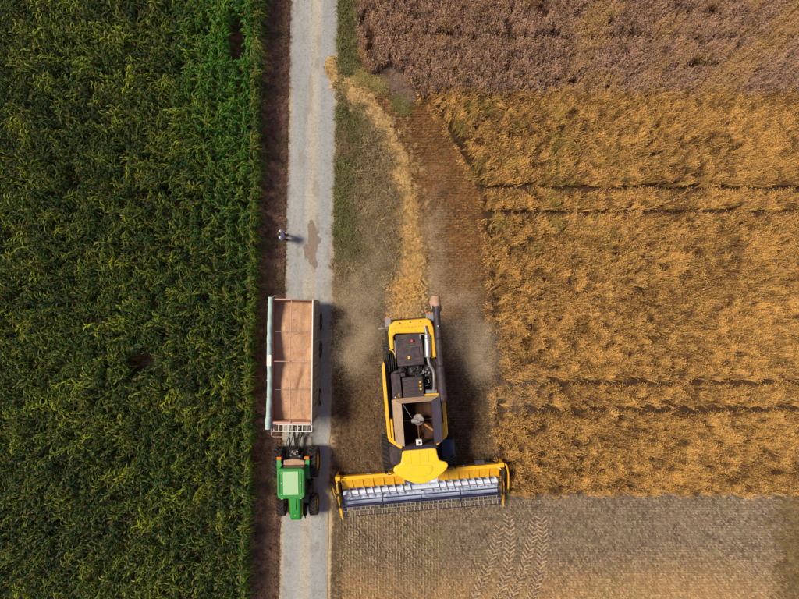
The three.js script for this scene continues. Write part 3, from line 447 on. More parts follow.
  { const g = new THREE.SphereGeometry(1, 32, 12, 0, 6.283, 0, 1.5708), p = g.attributes.position; for (let i = 0; i < p.count; i++) { const x = p.getX(i), z = p.getZ(i); p.setXYZ(i, 0.05 + x * 0.62, 1.9 + 0.22 * p.getY(i) + 0.03 * noise(x * 9, z * 9, 3), 0.08 + z * 1.05); } g.computeVertexNormals(); part('grain_in_tank', g, paint('#4a2c18', '#2e1a10', 0.7, 401, { clearcoat: 0, roughness: 1 }), tank); }  // grain colour darkened to stand for the shade inside the tank
  // rear hood
  part('rear_hood', slab([[-0.70, -5.42], [0.98, -5.42], [1.18, -5.30], [1.30, -4.9], [1.32, -3.35], [1.10, -3.30], [1.02, -4.66], [-0.72, -4.76], [-0.86, -4.6], [-0.88, -3.95], [-1.08, -3.92], [-1.12, -4.8], [-1.02, -5.22]], 2.55, 3.36, 0.07), M.yellow, c);
  part('hood_slots', [-0.45, 0.1, 0.65].map((x) => box(0.09, 0.03, 0.05, x, 3.36, -5.3, 0.01)), M.black, c);
  part('warning_dashes', Array.from({ length: 9 }, (_, k) => box(0.10, 0.006, 0.022, -0.72 + k * 0.18, 3.363, -5.05 + 0.01 * (k % 2), 0.002)), M.red, c);
  part('rear_box', [bx(-1.28, -0.92, 1.8, 2.35, -5.62, -5.08, 0.04)], M.greySteel, c); part('rear_box', [bx(1.0, 1.42, 1.8, 2.35, -5.7, -5.2, 0.04)], M.greySteel, c);
  part('rear_light', bx(-1.2, -1.05, 2.34, 2.38, -5.66, -5.58, 0.01), M.orange, c); part('rear_light', bx(1.1, 1.25, 2.34, 2.38, -5.74, -5.66, 0.01), M.orange, c);
  part('tail_lamp_arm', [rod([-1.0, 1.9, -5.0], [-1.4, 1.9, -5.02], 0.03), box(0.32, 0.12, 0.14, -1.52, 1.9, -5.02, 0.04)], M.greySteel, c);
  part('straw_chute', [plate([-0.75, 2.2, -5.25], [-1.0, 1.2, -5.4], [1.0, 1.2, -5.4], [0.85, 2.2, -5.25], 0.04)], M.dark, c);
  // engine deck
  part('deck_floor', [bx(-1.3, 1.3, 2.3, 2.5, -4.9, -1.1, 0.02)], M.black, c);
  const hood = part('engine_cover', [bx(-0.76, 0.66, 2.6, 3.22, -4.68, -2.98, 0.04), bx(-0.7, 0.6, 3.2, 3.235, -3.5, -3.1, 0.01)], M.dark, c);
  part('hatch', bx(-0.36, 0.46, 3.21, 3.245, -3.95, -3.2, 0.012), M.dark, hood); part('sticker', bx(-0.18, -0.06, 3.244, 3.252, -3.48, -3.36, 0.002), M.yellow, hood); part('handle', [bx(-0.5, -0.3, 3.23, 3.26, -4.5, -4.47, 0.01), bx(-0.05, 0.25, 3.23, 3.25, -4.0, -3.985, 0.004)], M.greySteel, hood);
  part('beacon', [new THREE.CylinderGeometry(0.065, 0.08, 0.06, 20).translate(0.11, 3.25, -4.3), new THREE.SphereGeometry(0.075, 20, 12).scale(1, 1.2, 1).translate(0.11, 3.33, -4.3)], M.red, c);
  part('deck_bracket', [bx(0.52, 0.60, 3.2, 3.3, -4.6, -4.35, 0.01), bx(0.52, 0.8, 3.28, 3.31, -4.62, -4.58, 0.01), bx(-0.86, -0.78, 2.9, 3.26, -4.4, -3.5, 0.01)], M.greySteel, c);
  part('belt_pulley', [...[0, 1, 2, 3].map((k) => revolve([[0.02, 0], [0.5, 0], [0.54, 0.03], [0.5, 0.06], [0.02, 0.06]], 40).translate(-1.22 + k * 0.11, 2.72, -3.15)), tube([[-1.28, 3.0, -3.9], [-1.3, 3.1, -3.4], [-1.22, 3.0, -2.8]], 0.035, 20, 8)], M.black, c);
  part('pulley_guard', tube([[-1.15, 3.2, -3.95], [-0.95, 3.25, -3.85], [-0.85, 3.2, -3.6], [-0.82, 3.0, -3.2]], 0.03, 24, 8), M.yellow, c);
  part('air_intake', [rod([-0.72, 2.85, -2.7], [-0.52, 3.12, -2.82], 0.2, 0.12), tube([[-1.1, 2.9, -2.55], [-0.9, 3.05, -2.68], [-0.62, 3.0, -2.75]], 0.09, 24, 10)], M.dark, c);
  { const R = rng(66), eng = [bx(-0.55, 0.55, 2.4, 2.75, -2.95, -2.4, 0.04)], pipes = []; for (let k = 0; k < 16; k++) { const x = -0.6 + 1.6 * R(), z = -2.95 + (x > 0.5 ? 1.4 : 0.55) * R(); eng.push(box(0.06 + 0.16 * R(), 0.2 + 0.3 * R(), 0.06 + 0.12 * R(), x, 2.65 + 0.2 * R(), z, 0.015)); }
    for (let k = 0; k < 9; k++) { const x = -0.3 + 1.2 * R(), z = -2.9 + 0.5 * R(); pipes.push(tube([[x, 2.8, z], [x + 0.2 * (R() - 0.5), 3.0 + 0.1 * R(), z + 0.2 * R()], [x + 0.5 * (R() - 0.5), 2.8, z + 0.4 * R()]], 0.015 + 0.012 * R(), 16, 6)); }
    part('engine_block', eng, M.black, c); part('hoses', pipes, M.greySteel, c); part('fittings', Array.from({ length: 9 }, () => box(0.04 + 0.07 * R(), 0.04, 0.04 + 0.06 * R(), 0.55 + 0.35 * R(), 3.02 + 0.1 * R(), -2.9 + 1.2 * R(), 0.01)), M.chrome, c); }
  const cool = sub('cooling_box', c); part('frame', [bx(-0.58, 0.52, 2.5, 3.24, -2.36, -1.24, 0.03)], M.dark, cool);
  for (let k = 0; k < 6; k++) part('slat', box(1.0, 0.04, 0.12, -0.03, 3.26, -2.26 + k * 0.185, 0.015), M.dark, cool);
  for (let k = 0; k < 3; k++) part('sticker', box(0.10, 0.008, 0.08, 0.36, 3.288, -2.08 + k * 0.185, 0.002), M.yellow, cool);
  const tb = part('tool_box', [bx(-1.16, -0.66, 2.5, 3.2, -2.62, -1.28, 0.04), bx(-0.68, -0.4, 2.5, 3.14, -2.62, -2.42, 0.03)], M.dark, c); part('sticker', bx(-0.84, -0.79, 3.2, 3.208, -1.55, -1.35, 0.002), M.yellow, tb); part('latch', [bx(-1.05, -0.99, 3.2, 3.22, -1.4, -1.34, 0.005)], M.white, tb);
  part('deck_edge', [bx(0.55, 1.28, 3.2, 3.3, -1.42, -1.32, 0.02), bx(-1.2, 0.5, 3.25, 3.32, -1.25, -1.18, 0.02)], M.yellow, c);
  const ex = sub('exhaust', c); part('muffler', [rod([0.92, 3.45, -4.55], [0.88, 3.45, -3.42], 0.165, 0.165, 28), rod([0.92, 3.45, -4.62], [0.92, 3.45, -4.55], 0.10, 0.165, 28), rod([0.88, 3.45, -3.42], [0.88, 3.45, -3.34], 0.165, 0.09, 28)], M.chrome, ex);
  part('tail_pipe', rod([0.85, 3.47, -5.05], [0.92, 3.45, -4.58], 0.075, 0.085, 20), M.chrome, ex); part('downpipe', tube([[0.88, 3.45, -3.38], [0.9, 3.45, -3.05], [1.1, 3.4, -2.6], [1.1, 3.36, -2.1], [1.06, 3.2, -1.6]], 0.075, 50, 14), M.chrome, ex); part('heat_shield', [rod([0.62, 3.15, -1.5], [1.2, 3.15, -1.48], 0.14, 0.14, 24)], M.chrome, ex);
  part('clamp', [rod([0.89, 3.45, -3.46], [0.89, 3.45, -3.40], 0.175, 0.175, 24), rod([0.92, 3.45, -4.4], [0.92, 3.45, -4.34], 0.172, 0.172, 24)], M.greySteel, ex);
  // unloading auger folded back along the right side
  const au = sub('unloading_auger', c); part('auger_tube', [rod([1.53, 3.72, -6.05], [1.46, 3.72, -2.9], 0.165, 0.17, 28), rod([1.46, 3.72, -2.9], [1.47, 3.66, -1.25], 0.21, 0.23, 28)], M.dark, au); part('joint_ring', [rod([1.494, 3.72, -4.4], [1.492, 3.72, -4.3], 0.195, 0.195, 28), rod([1.462, 3.72, -2.96], [1.46, 3.72, -2.88], 0.235, 0.235, 28)], M.black, au);
  part('spout', [rod([1.54, 3.70, -5.95], [1.52, 3.36, -6.45], 0.2, 0.27, 22), rod([1.40, 3.60, -5.9], [1.34, 3.34, -6.3], 0.13, 0.16, 16)], M.spout, au); part('spout_collar', bx(1.30, 1.78, 3.5, 3.8, -6.1, -5.72, 0.08), M.black, au); part('elbow', [new THREE.SphereGeometry(0.26, 24, 16).translate(1.46, 3.6, -1.2)], M.dark, au); part('auger_lamp', box(0.07, 0.05, 0.05, 1.51, 3.9, -5.0, 0.01), M.white, au);
  // cab
  const cab = sub('cab', c);
  const plan = smoothPlan([[-0.82, 1.42], [0, 1.40], [0.84, 1.42], [0.94, 1.75], [1.03, 2.05], [1.36, 2.18], [1.45, 2.36], [1.28, 2.62], [0.78, 2.98], [0.3, 3.17], [0, 3.2], [-0.3, 3.17], [-0.78, 2.98], [-1.28, 2.62], [-1.43, 2.40], [-1.34, 2.20], [-1.03, 2.05], [-0.94, 1.75]], 120);
  part('roof', slab(plan, 3.42, 3.62, 0.07), M.yellowCab, cab);
  { const pl = smoothPlan([[-0.58, 2.28], [0, 2.22], [0.58, 2.28], [0.62, 2.5], [0.42, 2.74], [0, 2.82], [-0.42, 2.74], [-0.62, 2.5]], 60); part('roof_hatch', slab(pl, 3.60, 3.645, 0.02), M.yellowCab, cab); part('hatch_seam', slab(pl.map(([x, z]) => [x * 1.03, 2.52 + (z - 2.52) * 1.04]), 3.58, 3.624, 0.002), M.rim, cab); }
  part('roof_rib', [-0.46, 0.0, 0.46].map((x) => box(0.025, 0.03, 0.66, x, 3.618, 1.80, 0.01)), M.rim, cab);
  part('cabin', [bx(-0.86, 0.86, 1.9, 2.2, 1.4, 2.9, 0.05), bx(-0.86, -0.78, 2.2, 3.42, 1.42, 1.52), bx(0.78, 0.86, 2.2, 3.42, 1.42, 1.52), bx(-0.84, -0.78, 2.2, 3.42, 2.74, 2.82), bx(0.78, 0.84, 2.2, 3.42, 2.74, 2.82)], M.dark, cab);
  part('window', [bx(-0.78, 0.78, 2.2, 3.42, 2.79, 2.81, 0.004)], M.glass, cab); part('window', [bx(-0.83, -0.81, 2.2, 3.42, 1.53, 2.73, 0.004)], M.glass, cab); part('window', [bx(0.81, 0.83, 2.2, 3.42, 1.53, 2.73, 0.004)], M.glass, cab); part('rear_wall', bx(-0.78, 0.78, 2.2, 3.42, 1.44, 1.49), M.dark, cab);
  part('seat', [box(0.5, 0.14, 0.5, 0, 2.5, 2.0, 0.05), box(0.5, 0.6, 0.12, 0, 2.85, 1.76, 0.05)], M.black, cab);
  const pf = part('platform', [bx(-1.62, -0.9, 1.9, 1.97, 1.42, 2.6, 0.02)], M.dark, c); part('railing', [tube([[-1.6, 1.95, 1.5], [-1.6, 2.75, 1.5], [-1.6, 2.8, 2.0], [-1.6, 2.75, 2.5], [-1.6, 1.95, 2.5]], 0.02, 40, 8)], M.black, pf); part('ladder', [...[0, 1, 2, 3].map((k) => box(0.1, 0.03, 0.45, -1.72 - k * 0.05, 0.7 + k * 0.33, 2.45)), bar([-1.9, 0.5, 2.22], [-1.62, 1.95, 2.22], 0.03, 0.05), bar([-1.9, 0.5, 2.68], [-1.62, 1.95, 2.68], 0.03, 0.05)], M.black, pf);
  part('fender', [bx(1.30, 2.0, 1.93, 1.98, 1.4, 2.3, 0.02)], M.navy, c);
  for (const s of [-1, 1]) { const m = sub('mirror', c); part('arm', tube([[s * 1.25, 3.3, 2.55], [s * 1.7, 2.6, 2.9], [s * 1.85, 2.25, 2.86]], 0.022, 24, 8), M.black, m); part('mirror_head', box(0.16, 0.34, 0.1, s * 1.87, 2.2, 2.88, 0.04), M.black, m); part('marker', new THREE.SphereGeometry(0.075, 16, 10).translate(s * 1.78, 2.42, 2.9), M.spout, m); }
  // feeder house
  part('feeder_house', [sidePlate([[1.6, 1.5], [3.3, 1.05], [3.3, 0.35], [1.6, 0.8]], -0.65, 0.65, 0.03)], M.dark, c);
  // header
  const h = sub('header', c);
  part('back_beam', [bx(-4.72, 4.6, 1.12, 1.34, 3.2, 3.42, 0.04)], M.yellow, h);
  part('back_wall', [bx(-4.7, 4.6, 0.25, 1.15, 3.42, 3.46, 0.01)], M.yellow, h);
  const xs = []; for (let k = 0; k <= 6; k++) xs.push([-4.52 + k * 0.595, -1]); for (let k = 0; k <= 6; k++) xs.push([0.98 + k * 0.583, 1]);
  for (const r of [0, 7]) for (let k = 0; k < 6; k++) { const a = xs[r + k][0] + 0.02, b = xs[r + k + 1][0] - 0.02, d = 0.02 * ((k * 7 + r) % 3); part('back_panel', [plate([a, 1.18, 3.44], [a, 0.80 + d * 0.3, 3.98], [b, 0.80, 3.98 + d], [b, 1.18, 3.44], 0.02), plate([a, 0.80 + d * 0.3, 3.98], [a, 0.64, 4.1], [b, 0.64, 4.1], [b, 0.80, 3.98 + d], 0.02)], M.yellow, h); }
  xs.forEach(([x, s]) => part('panel_rib', sidePlate([[3.42, 1.22], [4.04, 0.86], [4.16, 0.66], [4.10, 0.60], [3.42, 1.10]], x - 0.016, x + 0.016, 0.004).translate(0, 0, 0), M.yellow, h));
  part('trough', [plate([-4.6, 0.55, 3.6], [-4.6, 0.26, 4.1], [4.5, 0.26, 4.1], [4.5, 0.55, 3.6], 0.02), plate([-4.6, 0.26, 4.1], [-4.6, 0.20, 4.9], [4.5, 0.20, 4.9], [4.5, 0.26, 4.1], 0.02), plate([-4.6, 0.20, 4.9], [-4.6, 0.12, 5.35], [4.5, 0.12, 5.35], [4.5, 0.20, 4.9], 0.02)], M.steel, h);
  { const hel = [], turns = 9; for (const [xa, xb, dir] of [[-4.5, -0.6, 1], [4.4, 0.6, -1]]) for (let i = 0; i < turns * 20; i++) { const p = (t, r) => { const a = dir * t * turns * 6.283; return [lerp(xa, xb, t), 0.56 + Math.cos(a) * r, 4.42 + Math.sin(a) * r]; }, t0 = i / (turns * 20), t1 = (i + 1) / (turns * 20); hel.push(...p(t0, 0.17), ...p(t1, 0.17), ...p(t0, 0.31), ...p(t0, 0.31), ...p(t1, 0.17), ...p(t1, 0.31)); }
    part('intake_auger', [rod([-4.55, 0.56, 4.42], [4.45, 0.56, 4.42], 0.19, 0.19, 28), meshOf(hel)], M.steel, h); const fg = []; for (let k = 0; k < 10; k++) { const a = k * 1.3; fg.push(rod([-0.5 + k * 0.11, 0.56 + Math.cos(a) * 0.15, 4.42 + Math.sin(a) * 0.15], [-0.5 + k * 0.11, 0.56 + Math.cos(a) * 0.36, 4.42 + Math.sin(a) * 0.36], 0.012, 0.012, 6)); } part('auger_fingers', fg, M.greySteel, h); }
  part('cutter_bar', [bx(-4.6, 4.5, 0.08, 0.14, 5.28, 5.42, 0.01), ...Array.from({ length: 60 }, (_, k) => new THREE.ConeGeometry(0.018, 0.14, 5).rotateX(Math.PI / 2).translate(-4.5 + k * 0.152, 0.11, 5.47))], M.greySteel, h);
  const cw = 4.95, cy = 1.05, rr = 0.56;
  part('reel_tube', rod([-4.55, cy, cw], [4.42, cy, cw], 0.085, 0.085, 20), M.navy, h);
  for (let k = 0; k < 6; k++) {
    const a = 0.35 + k / 6 * 6.283, y = cy + Math.sin(a) * rr, z = cw + Math.cos(a) * rr; part('reel_bat', [rod([-4.52, y, z], [4.40, y, z], 0.022, 0.022, 8)], k % 2 ? M.greySteel : M.navy, h);
    if (z < cw + 0.1) continue;
    const tn = []; for (let i = 0; i < 34; i++) { const x = -4.42 + i * 0.262 + (k % 2) * 0.06; tn.push(rod([x, y, z], [x, y - 0.17, z - 0.25], 0.013, 0.008, 5), box(0.045, 0.035, 0.035, x, y, z, 0.008)); } part('tines', tn, M.white, h);
  }
  for (const x of [-4.5, -2.28, -0.05, 2.18, 4.38]) { const sp = []; for (let k = 0; k < 6; k++) { const a = 0.35 + k / 6 * 6.283, b = a + 6.283 / 6; sp.push(bar([x, cy, cw], [x, cy + Math.sin(a) * rr, cw + Math.cos(a) * rr], 0.03, 0.045), bar([x, cy + Math.sin(a) * rr, cw + Math.cos(a) * rr], [x, cy + Math.sin(b) * rr, cw + Math.cos(b) * rr], 0.025, 0.035)); } part('reel_spider', sp, M.navy, h); }
  for (const s of [-1, 1]) {
    const e = s < 0 ? -4.78 : 4.70; part('end_sheet', sidePlate([[3.2, 0.2], [3.2, 1.25], [3.7, 1.3], [4.3, 0.95], [5.0, 0.7], [5.4, 0.45], [5.4, 0.12]], e - 0.05, e + 0.05, 0.015), M.yellow, h);
    part('divider', [rod([e, 0.38, 5.25], [e + s * -0.02, 0.28, 6.02], 0.11, 0.015, 12), rod([e, 0.55, 4.7], [e, 0.38, 5.3], 0.05, 0.10, 12)], M.yellow, h);
    part('reel_arm', [bar([e - s * 0.12, 1.5, 3.3], [e - s * 0.12, cy + 0.1, cw + 0.05], 0.08, 0.12), rod([e - s * 0.12, 1.2, 3.6], [e - s * 0.12, 1.2, 4.4], 0.035)], M.black, h);
    part('arm_bracket', [bx(e - s * 0.12 - 0.14, e - s * 0.12 + 0.14, 1.3, 1.62, 3.08, 3.32, 0.03), bar([e - s * 0.1, 1.55, 3.25], [e - s * 0.5, 1.42, 3.3], 0.05, 0.05), bar([e - s * 0.1, 1.45, 3.5], [e - s * 0.45, 1.25, 3.3], 0.05, 0.05)], M.yellow, h);
    part('end_drive', [tube([[e + s * 0.08, 1.4, 3.5], [e + s * 0.16, 1.2, 4.0], [e + s * 0.14, 0.9, 4.6], [e + s * 0.1, 0.6, 5.2]], 0.03, 30, 8), ...[[1.0, 4.3], [1.15, 4.85], [0.8, 5.1]].map(([y, z]) => rod([e + s * 0.02, y, z], [e + s * 0.16, y, z], 0.09, 0.09, 14))], M.black, h);
    if (s > 0) part('guard_loop', tube([[e - 0.1, 1.5, 3.15], [e + 0.16, 1.45, 3.25], [e + 0.27, 1.2, 3.8], [e + 0.27, 0.9, 4.6], [e + 0.22, 0.6, 5.2]], 0.05, 40, 10), M.yellow, h); else part('guard_spur', [rod([e - 0.05, 0.8, 4.4], [e - 0.36, 0.6, 4.0], 0.05, 0.03), rod([e - 0.36, 0.6, 4.0], [e - 0.2, 0.5, 4.7], 0.045, 0.03)], M.yellow, h);
  }
  part('valve_box', [bx(3.12, 3.66, 1.05, 1.3, 2.9, 3.18, 0.03)], M.dark, h); part('hose', [tube([[0.8, 1.3, 3.15], [1.8, 1.25, 3.1], [3.1, 1.2, 3.08]], 0.03, 40, 8), tube([[3.66, 1.2, 3.05], [4.2, 1.3, 3.1], [4.5, 1.4, 3.15]], 0.025, 30, 8)], M.black, h);
  part('fitting', [box(0.14, 0.1, 0.1, 2.45, 1.36, 3.12, 0.02), box(0.3, 0.06, 0.05, -2.9, 1.38, 3.12, 0.02)], M.greySteel, h);
}

// ---------------------------------------------------------------- tractor
{
  const t = thing('tractor', 'green tractor with yellow rims hitched to the grain trailer on the lane', 'tractor', -5.92, 9.2, 0.02);
  for (const s of [-1, 1]) { const rw = wheel('rear_wheel', t, s * 0.98, 0.875, 0.1, 0.875, 0.56, 0.5, 20, M.rim, s); const fw = wheel('front_wheel', t, s * 0.93, 0.6, 2.66, 0.6, 0.46, 0.34, 18, M.rim, s); fw.rotation.y = 0.03; }
  part('chassis', [bx(-0.3, 0.3, 0.55, 1.15, -0.6, 2.9, 0.06), rod([-0.9, 0.875, 0.1], [0.9, 0.875, 0.1], 0.16), rod([-0.85, 0.6, 2.66], [0.85, 0.6, 2.66], 0.09), bx(-0.45, 0.45, 0.8, 1.3, -0.4, 0.7, 0.08)], M.black, t);
  const hood = sub('bonnet', t);
  { // bonnet: lofted sections, narrowing and falling to a rounded nose
    const sec = [[1.45, 0.36, 1.98], [2.0, 0.355, 1.95], [2.6, 0.345, 1.9], [2.95, 0.335, 1.84], [3.12, 0.31, 1.72], [3.2, 0.26, 1.5]], pos = [], n = 18, ring = ([z, w, y]) => Array.from({ length: n + 1 }, (_, i) => { const a = Math.PI * i / n, cx = Math.cos(a), sy = Math.sin(a); return [0.06 + w * Math.sign(cx) * Math.pow(Math.abs(cx), 0.35), 0.95 + (y - 0.95) * Math.pow(sy, 0.35), z]; });
    const rs = sec.map(ring); for (let k = 0; k < rs.length - 1; k++) for (let i = 0; i < n; i++) pos.push(...rs[k][i], ...rs[k + 1][i], ...rs[k][i + 1], ...rs[k][i + 1], ...rs[k + 1][i], ...rs[k + 1][i + 1]); const last = rs[rs.length - 1]; for (let i = 1; i < n; i++) pos.push(...last[0], ...last[i + 1], ...last[i]);
    part('bonnet_shell', meshOf(pos), M.green, hood); part('centre_ridge', [bx(-0.02, 0.14, 1.93, 1.975, 1.6, 2.5, 0.02)], M.green, hood); part('emblem', bx(0.03, 0.09, 1.865, 1.885, 2.78, 2.84, 0.004), M.rim, hood); part('side_stripe', [bx(0.412, 0.424, 1.55, 1.72, 1.75, 2.85, 0.003), bx(-0.304, -0.292, 1.55, 1.72, 1.75, 2.85, 0.003)], M.rim, hood); part('grille', bx(-0.18, 0.30, 1.0, 1.45, 3.18, 3.22, 0.02), M.black, hood);
  }
  part('exhaust_stack', [rod([0.60, 1.2, 1.75], [0.60, 2.5, 1.75], 0.05), rod([0.60, 1.5, 1.75], [0.60, 2.1, 1.75], 0.09)], M.black, t);
  part('front_weight', [bx(0.42, 0.58, 0.9, 1.25, 2.6, 3.1, 0.03), rod([0.5, 1.2, 2.9], [0.55, 1.45, 3.12], 0.04)], M.black, t);
  const cab = sub('cab', t);
  part('roof', slab(roundRect(-0.66, 0.80, -0.12, 1.50, 0.2), 2.72, 2.98, 0.05), M.green, cab);
  part('roof_panel', [bx(-0.33, 0.49, 2.97, 3.01, 0.03, 1.28, 0.03)], M.panel, cab); part('roof_groove', [bx(-0.52, -0.49, 2.972, 2.984, 0.15, 1.2, 0.004), bx(0.64, 0.67, 2.972, 2.984, 0.15, 1.2, 0.004)], M.black, cab); part('roof_rib', [bx(-0.58, -0.54, 2.97, 3.0, 0.2, 1.15, 0.01), bx(0.69, 0.73, 2.97, 3.0, 0.2, 1.15, 0.01), bx(-0.35, 0.5, 2.96, 3.0, -0.11, -0.05, 0.012)], M.green, cab);
  part('roof_fastener', [[-0.43, 0.65], [0.60, 0.65], [0.58, 0.1], [-0.42, 0.1], [-0.42, 1.25], [0.58, 1.25]].map(([x, z]) => new THREE.CylinderGeometry(0.022, 0.022, 0.02, 12).translate(x, 2.985, z)), M.white, cab);
  part('pillar', [[-0.55, 0], [0.69, 0], [-0.55, 1.38], [0.69, 1.38]].map(([x, z]) => bx(x - 0.04, x + 0.04, 1.3, 2.74, z - 0.04, z + 0.04)), M.black, cab);
  part('window', bx(-0.50, 0.64, 1.4, 2.72, 1.37, 1.39, 0.004), M.glass, cab); part('window', bx(-0.56, -0.54, 1.4, 2.72, 0.05, 1.33, 0.004), M.glass, cab); part('window', bx(0.68, 0.70, 1.4, 2.72, 0.05, 1.33, 0.004), M.glass, cab); part('window', bx(-0.50, 0.64, 1.6, 2.72, -0.01, 0.01, 0.004), M.glass, cab);
  part('cab_floor', [bx(-0.55, 0.69, 1.2, 1.4, 0.0, 1.4, 0.03)], M.black, cab); part('seat', [box(0.48, 0.14, 0.46, 0.07, 1.7, 0.55, 0.05), box(0.46, 0.5, 0.1, 0.07, 2.0, 0.32, 0.05)], M.black, cab); part('rear_shelf', [slab([[-0.50, -0.26], [0.10, -0.34], [0.64, -0.22], [0.66, 0.0], [-0.52, 0.0]], 1.75, 1.9, 0.03)], M.spout, cab);
  for (const s of [-1, 1]) {
    const f = sub('fender', t), pos = [], n = 14, x0 = s * 0.64, x1 = s * 0.90; for (let i = 0; i < n; i++) { const p = (k) => { const a = lerp(2.6, 1.08, k / n); return [0.1 - Math.cos(Math.PI - a) * -0.98 * 1, 0.875 + Math.sin(a) * 0.98]; }, [za, ya] = p(i), [zb, yb] = p(i + 1); for (const d of [0, 0.03]) pos.push(x0, ya + d, za, x1, ya + d, za, x0, yb + d, zb, x0, yb + d, zb, x1, ya + d, za, x1, yb + d, zb); pos.push(x1, ya, za, x1, ya + 0.03, za, x1, yb, zb, x1, yb, zb, x1, ya + 0.03, za, x1, yb + 0.03, zb); }
    part('mudguard', meshOf(pos), M.green, f); part('indicator', [box(0.26, 0.12, 0.14, s * 0.77, 1.84, -0.38, 0.03)], M.orange, f); part('bracket', [box(0.05, 0.12, 0.3, s * 0.66, 1.8, -0.2, 0.01)], M.black, f);
    const m = sub('mirror', t); part('arm', rod([0.07 + s * 0.66, 2.2, 1.4], [0.07 + s * 0.98, 2.15, 1.52], 0.018), M.black, m); part('mirror_head', box(0.16, 0.3, 0.08, 0.07 + s * 1.04, 2.1, 1.54, 0.03), M.black, m);
    part('front_light', box(0.12, 0.09, 0.05, 0.07 + s * 0.5, 2.85, 1.52, 0.02), M.white, t);
  }
  part('step', [0, 1, 2].map((k) => box(0.22, 0.03, 0.34, -0.78 - k * 0.04, 0.5 + k * 0.3, 1.35)), M.black, t);
  part('fuel_tank', [bx(0.40, 0.92, 0.5, 1.0, 1.15, 2.0, 0.08), bx(0.62, 0.9, 1.0, 1.35, 1.35, 1.8, 0.05)], M.black, t);
  const hitch = sub('rear_linkage', t); part('lift_arms', [bar([-0.38, 0.8, -0.5], [-0.42, 0.55, -1.2], 0.06, 0.08), bar([0.38, 0.8, -0.5], [0.42, 0.55, -1.2], 0.06, 0.08), bar([0, 1.2, -0.4], [0, 1.1, -0.95], 0.06, 0.06), rod([-0.42, 1.5, -0.35], [-0.42, 0.7, -0.85], 0.03), rod([0.42, 1.5, -0.35], [0.42, 0.7, -0.85], 0.03), bx(-0.25, 0.25, 0.7, 1.5, -0.75, -0.4, 0.04)], M.black, hitch);
  { const R = rng(44); part('couplings', Array.from({ length: 9 }, () => box(0.05 + 0.05 * R(), 0.06, 0.08, -0.28 + 0.56 * R(), 1.45 + 0.12 * R(), -0.66 + 0.3 * R(), 0.01)), M.greySteel, hitch); part('hoses', [0, 1, 2, 3].map((k) => tube([[-0.2 + k * 0.12, 1.45, -0.6], [-0.45 + k * 0.25, 1.35, -1.0], [-0.35 + k * 0.22, 1.0, -1.45], [-0.1 + k * 0.06, 0.95, -1.9]], 0.02, 30, 7)), M.black, hitch); }
  part('mirror_bracket', [tube([[-0.72, 1.2, 1.55], [-1.05, 1.4, 1.75], [-1.2, 1.1, 1.9]], 0.03, 20, 7), box(0.14, 0.2, 0.1, -1.16, 1.25, 1.85, 0.03)], M.greySteel, t);
}

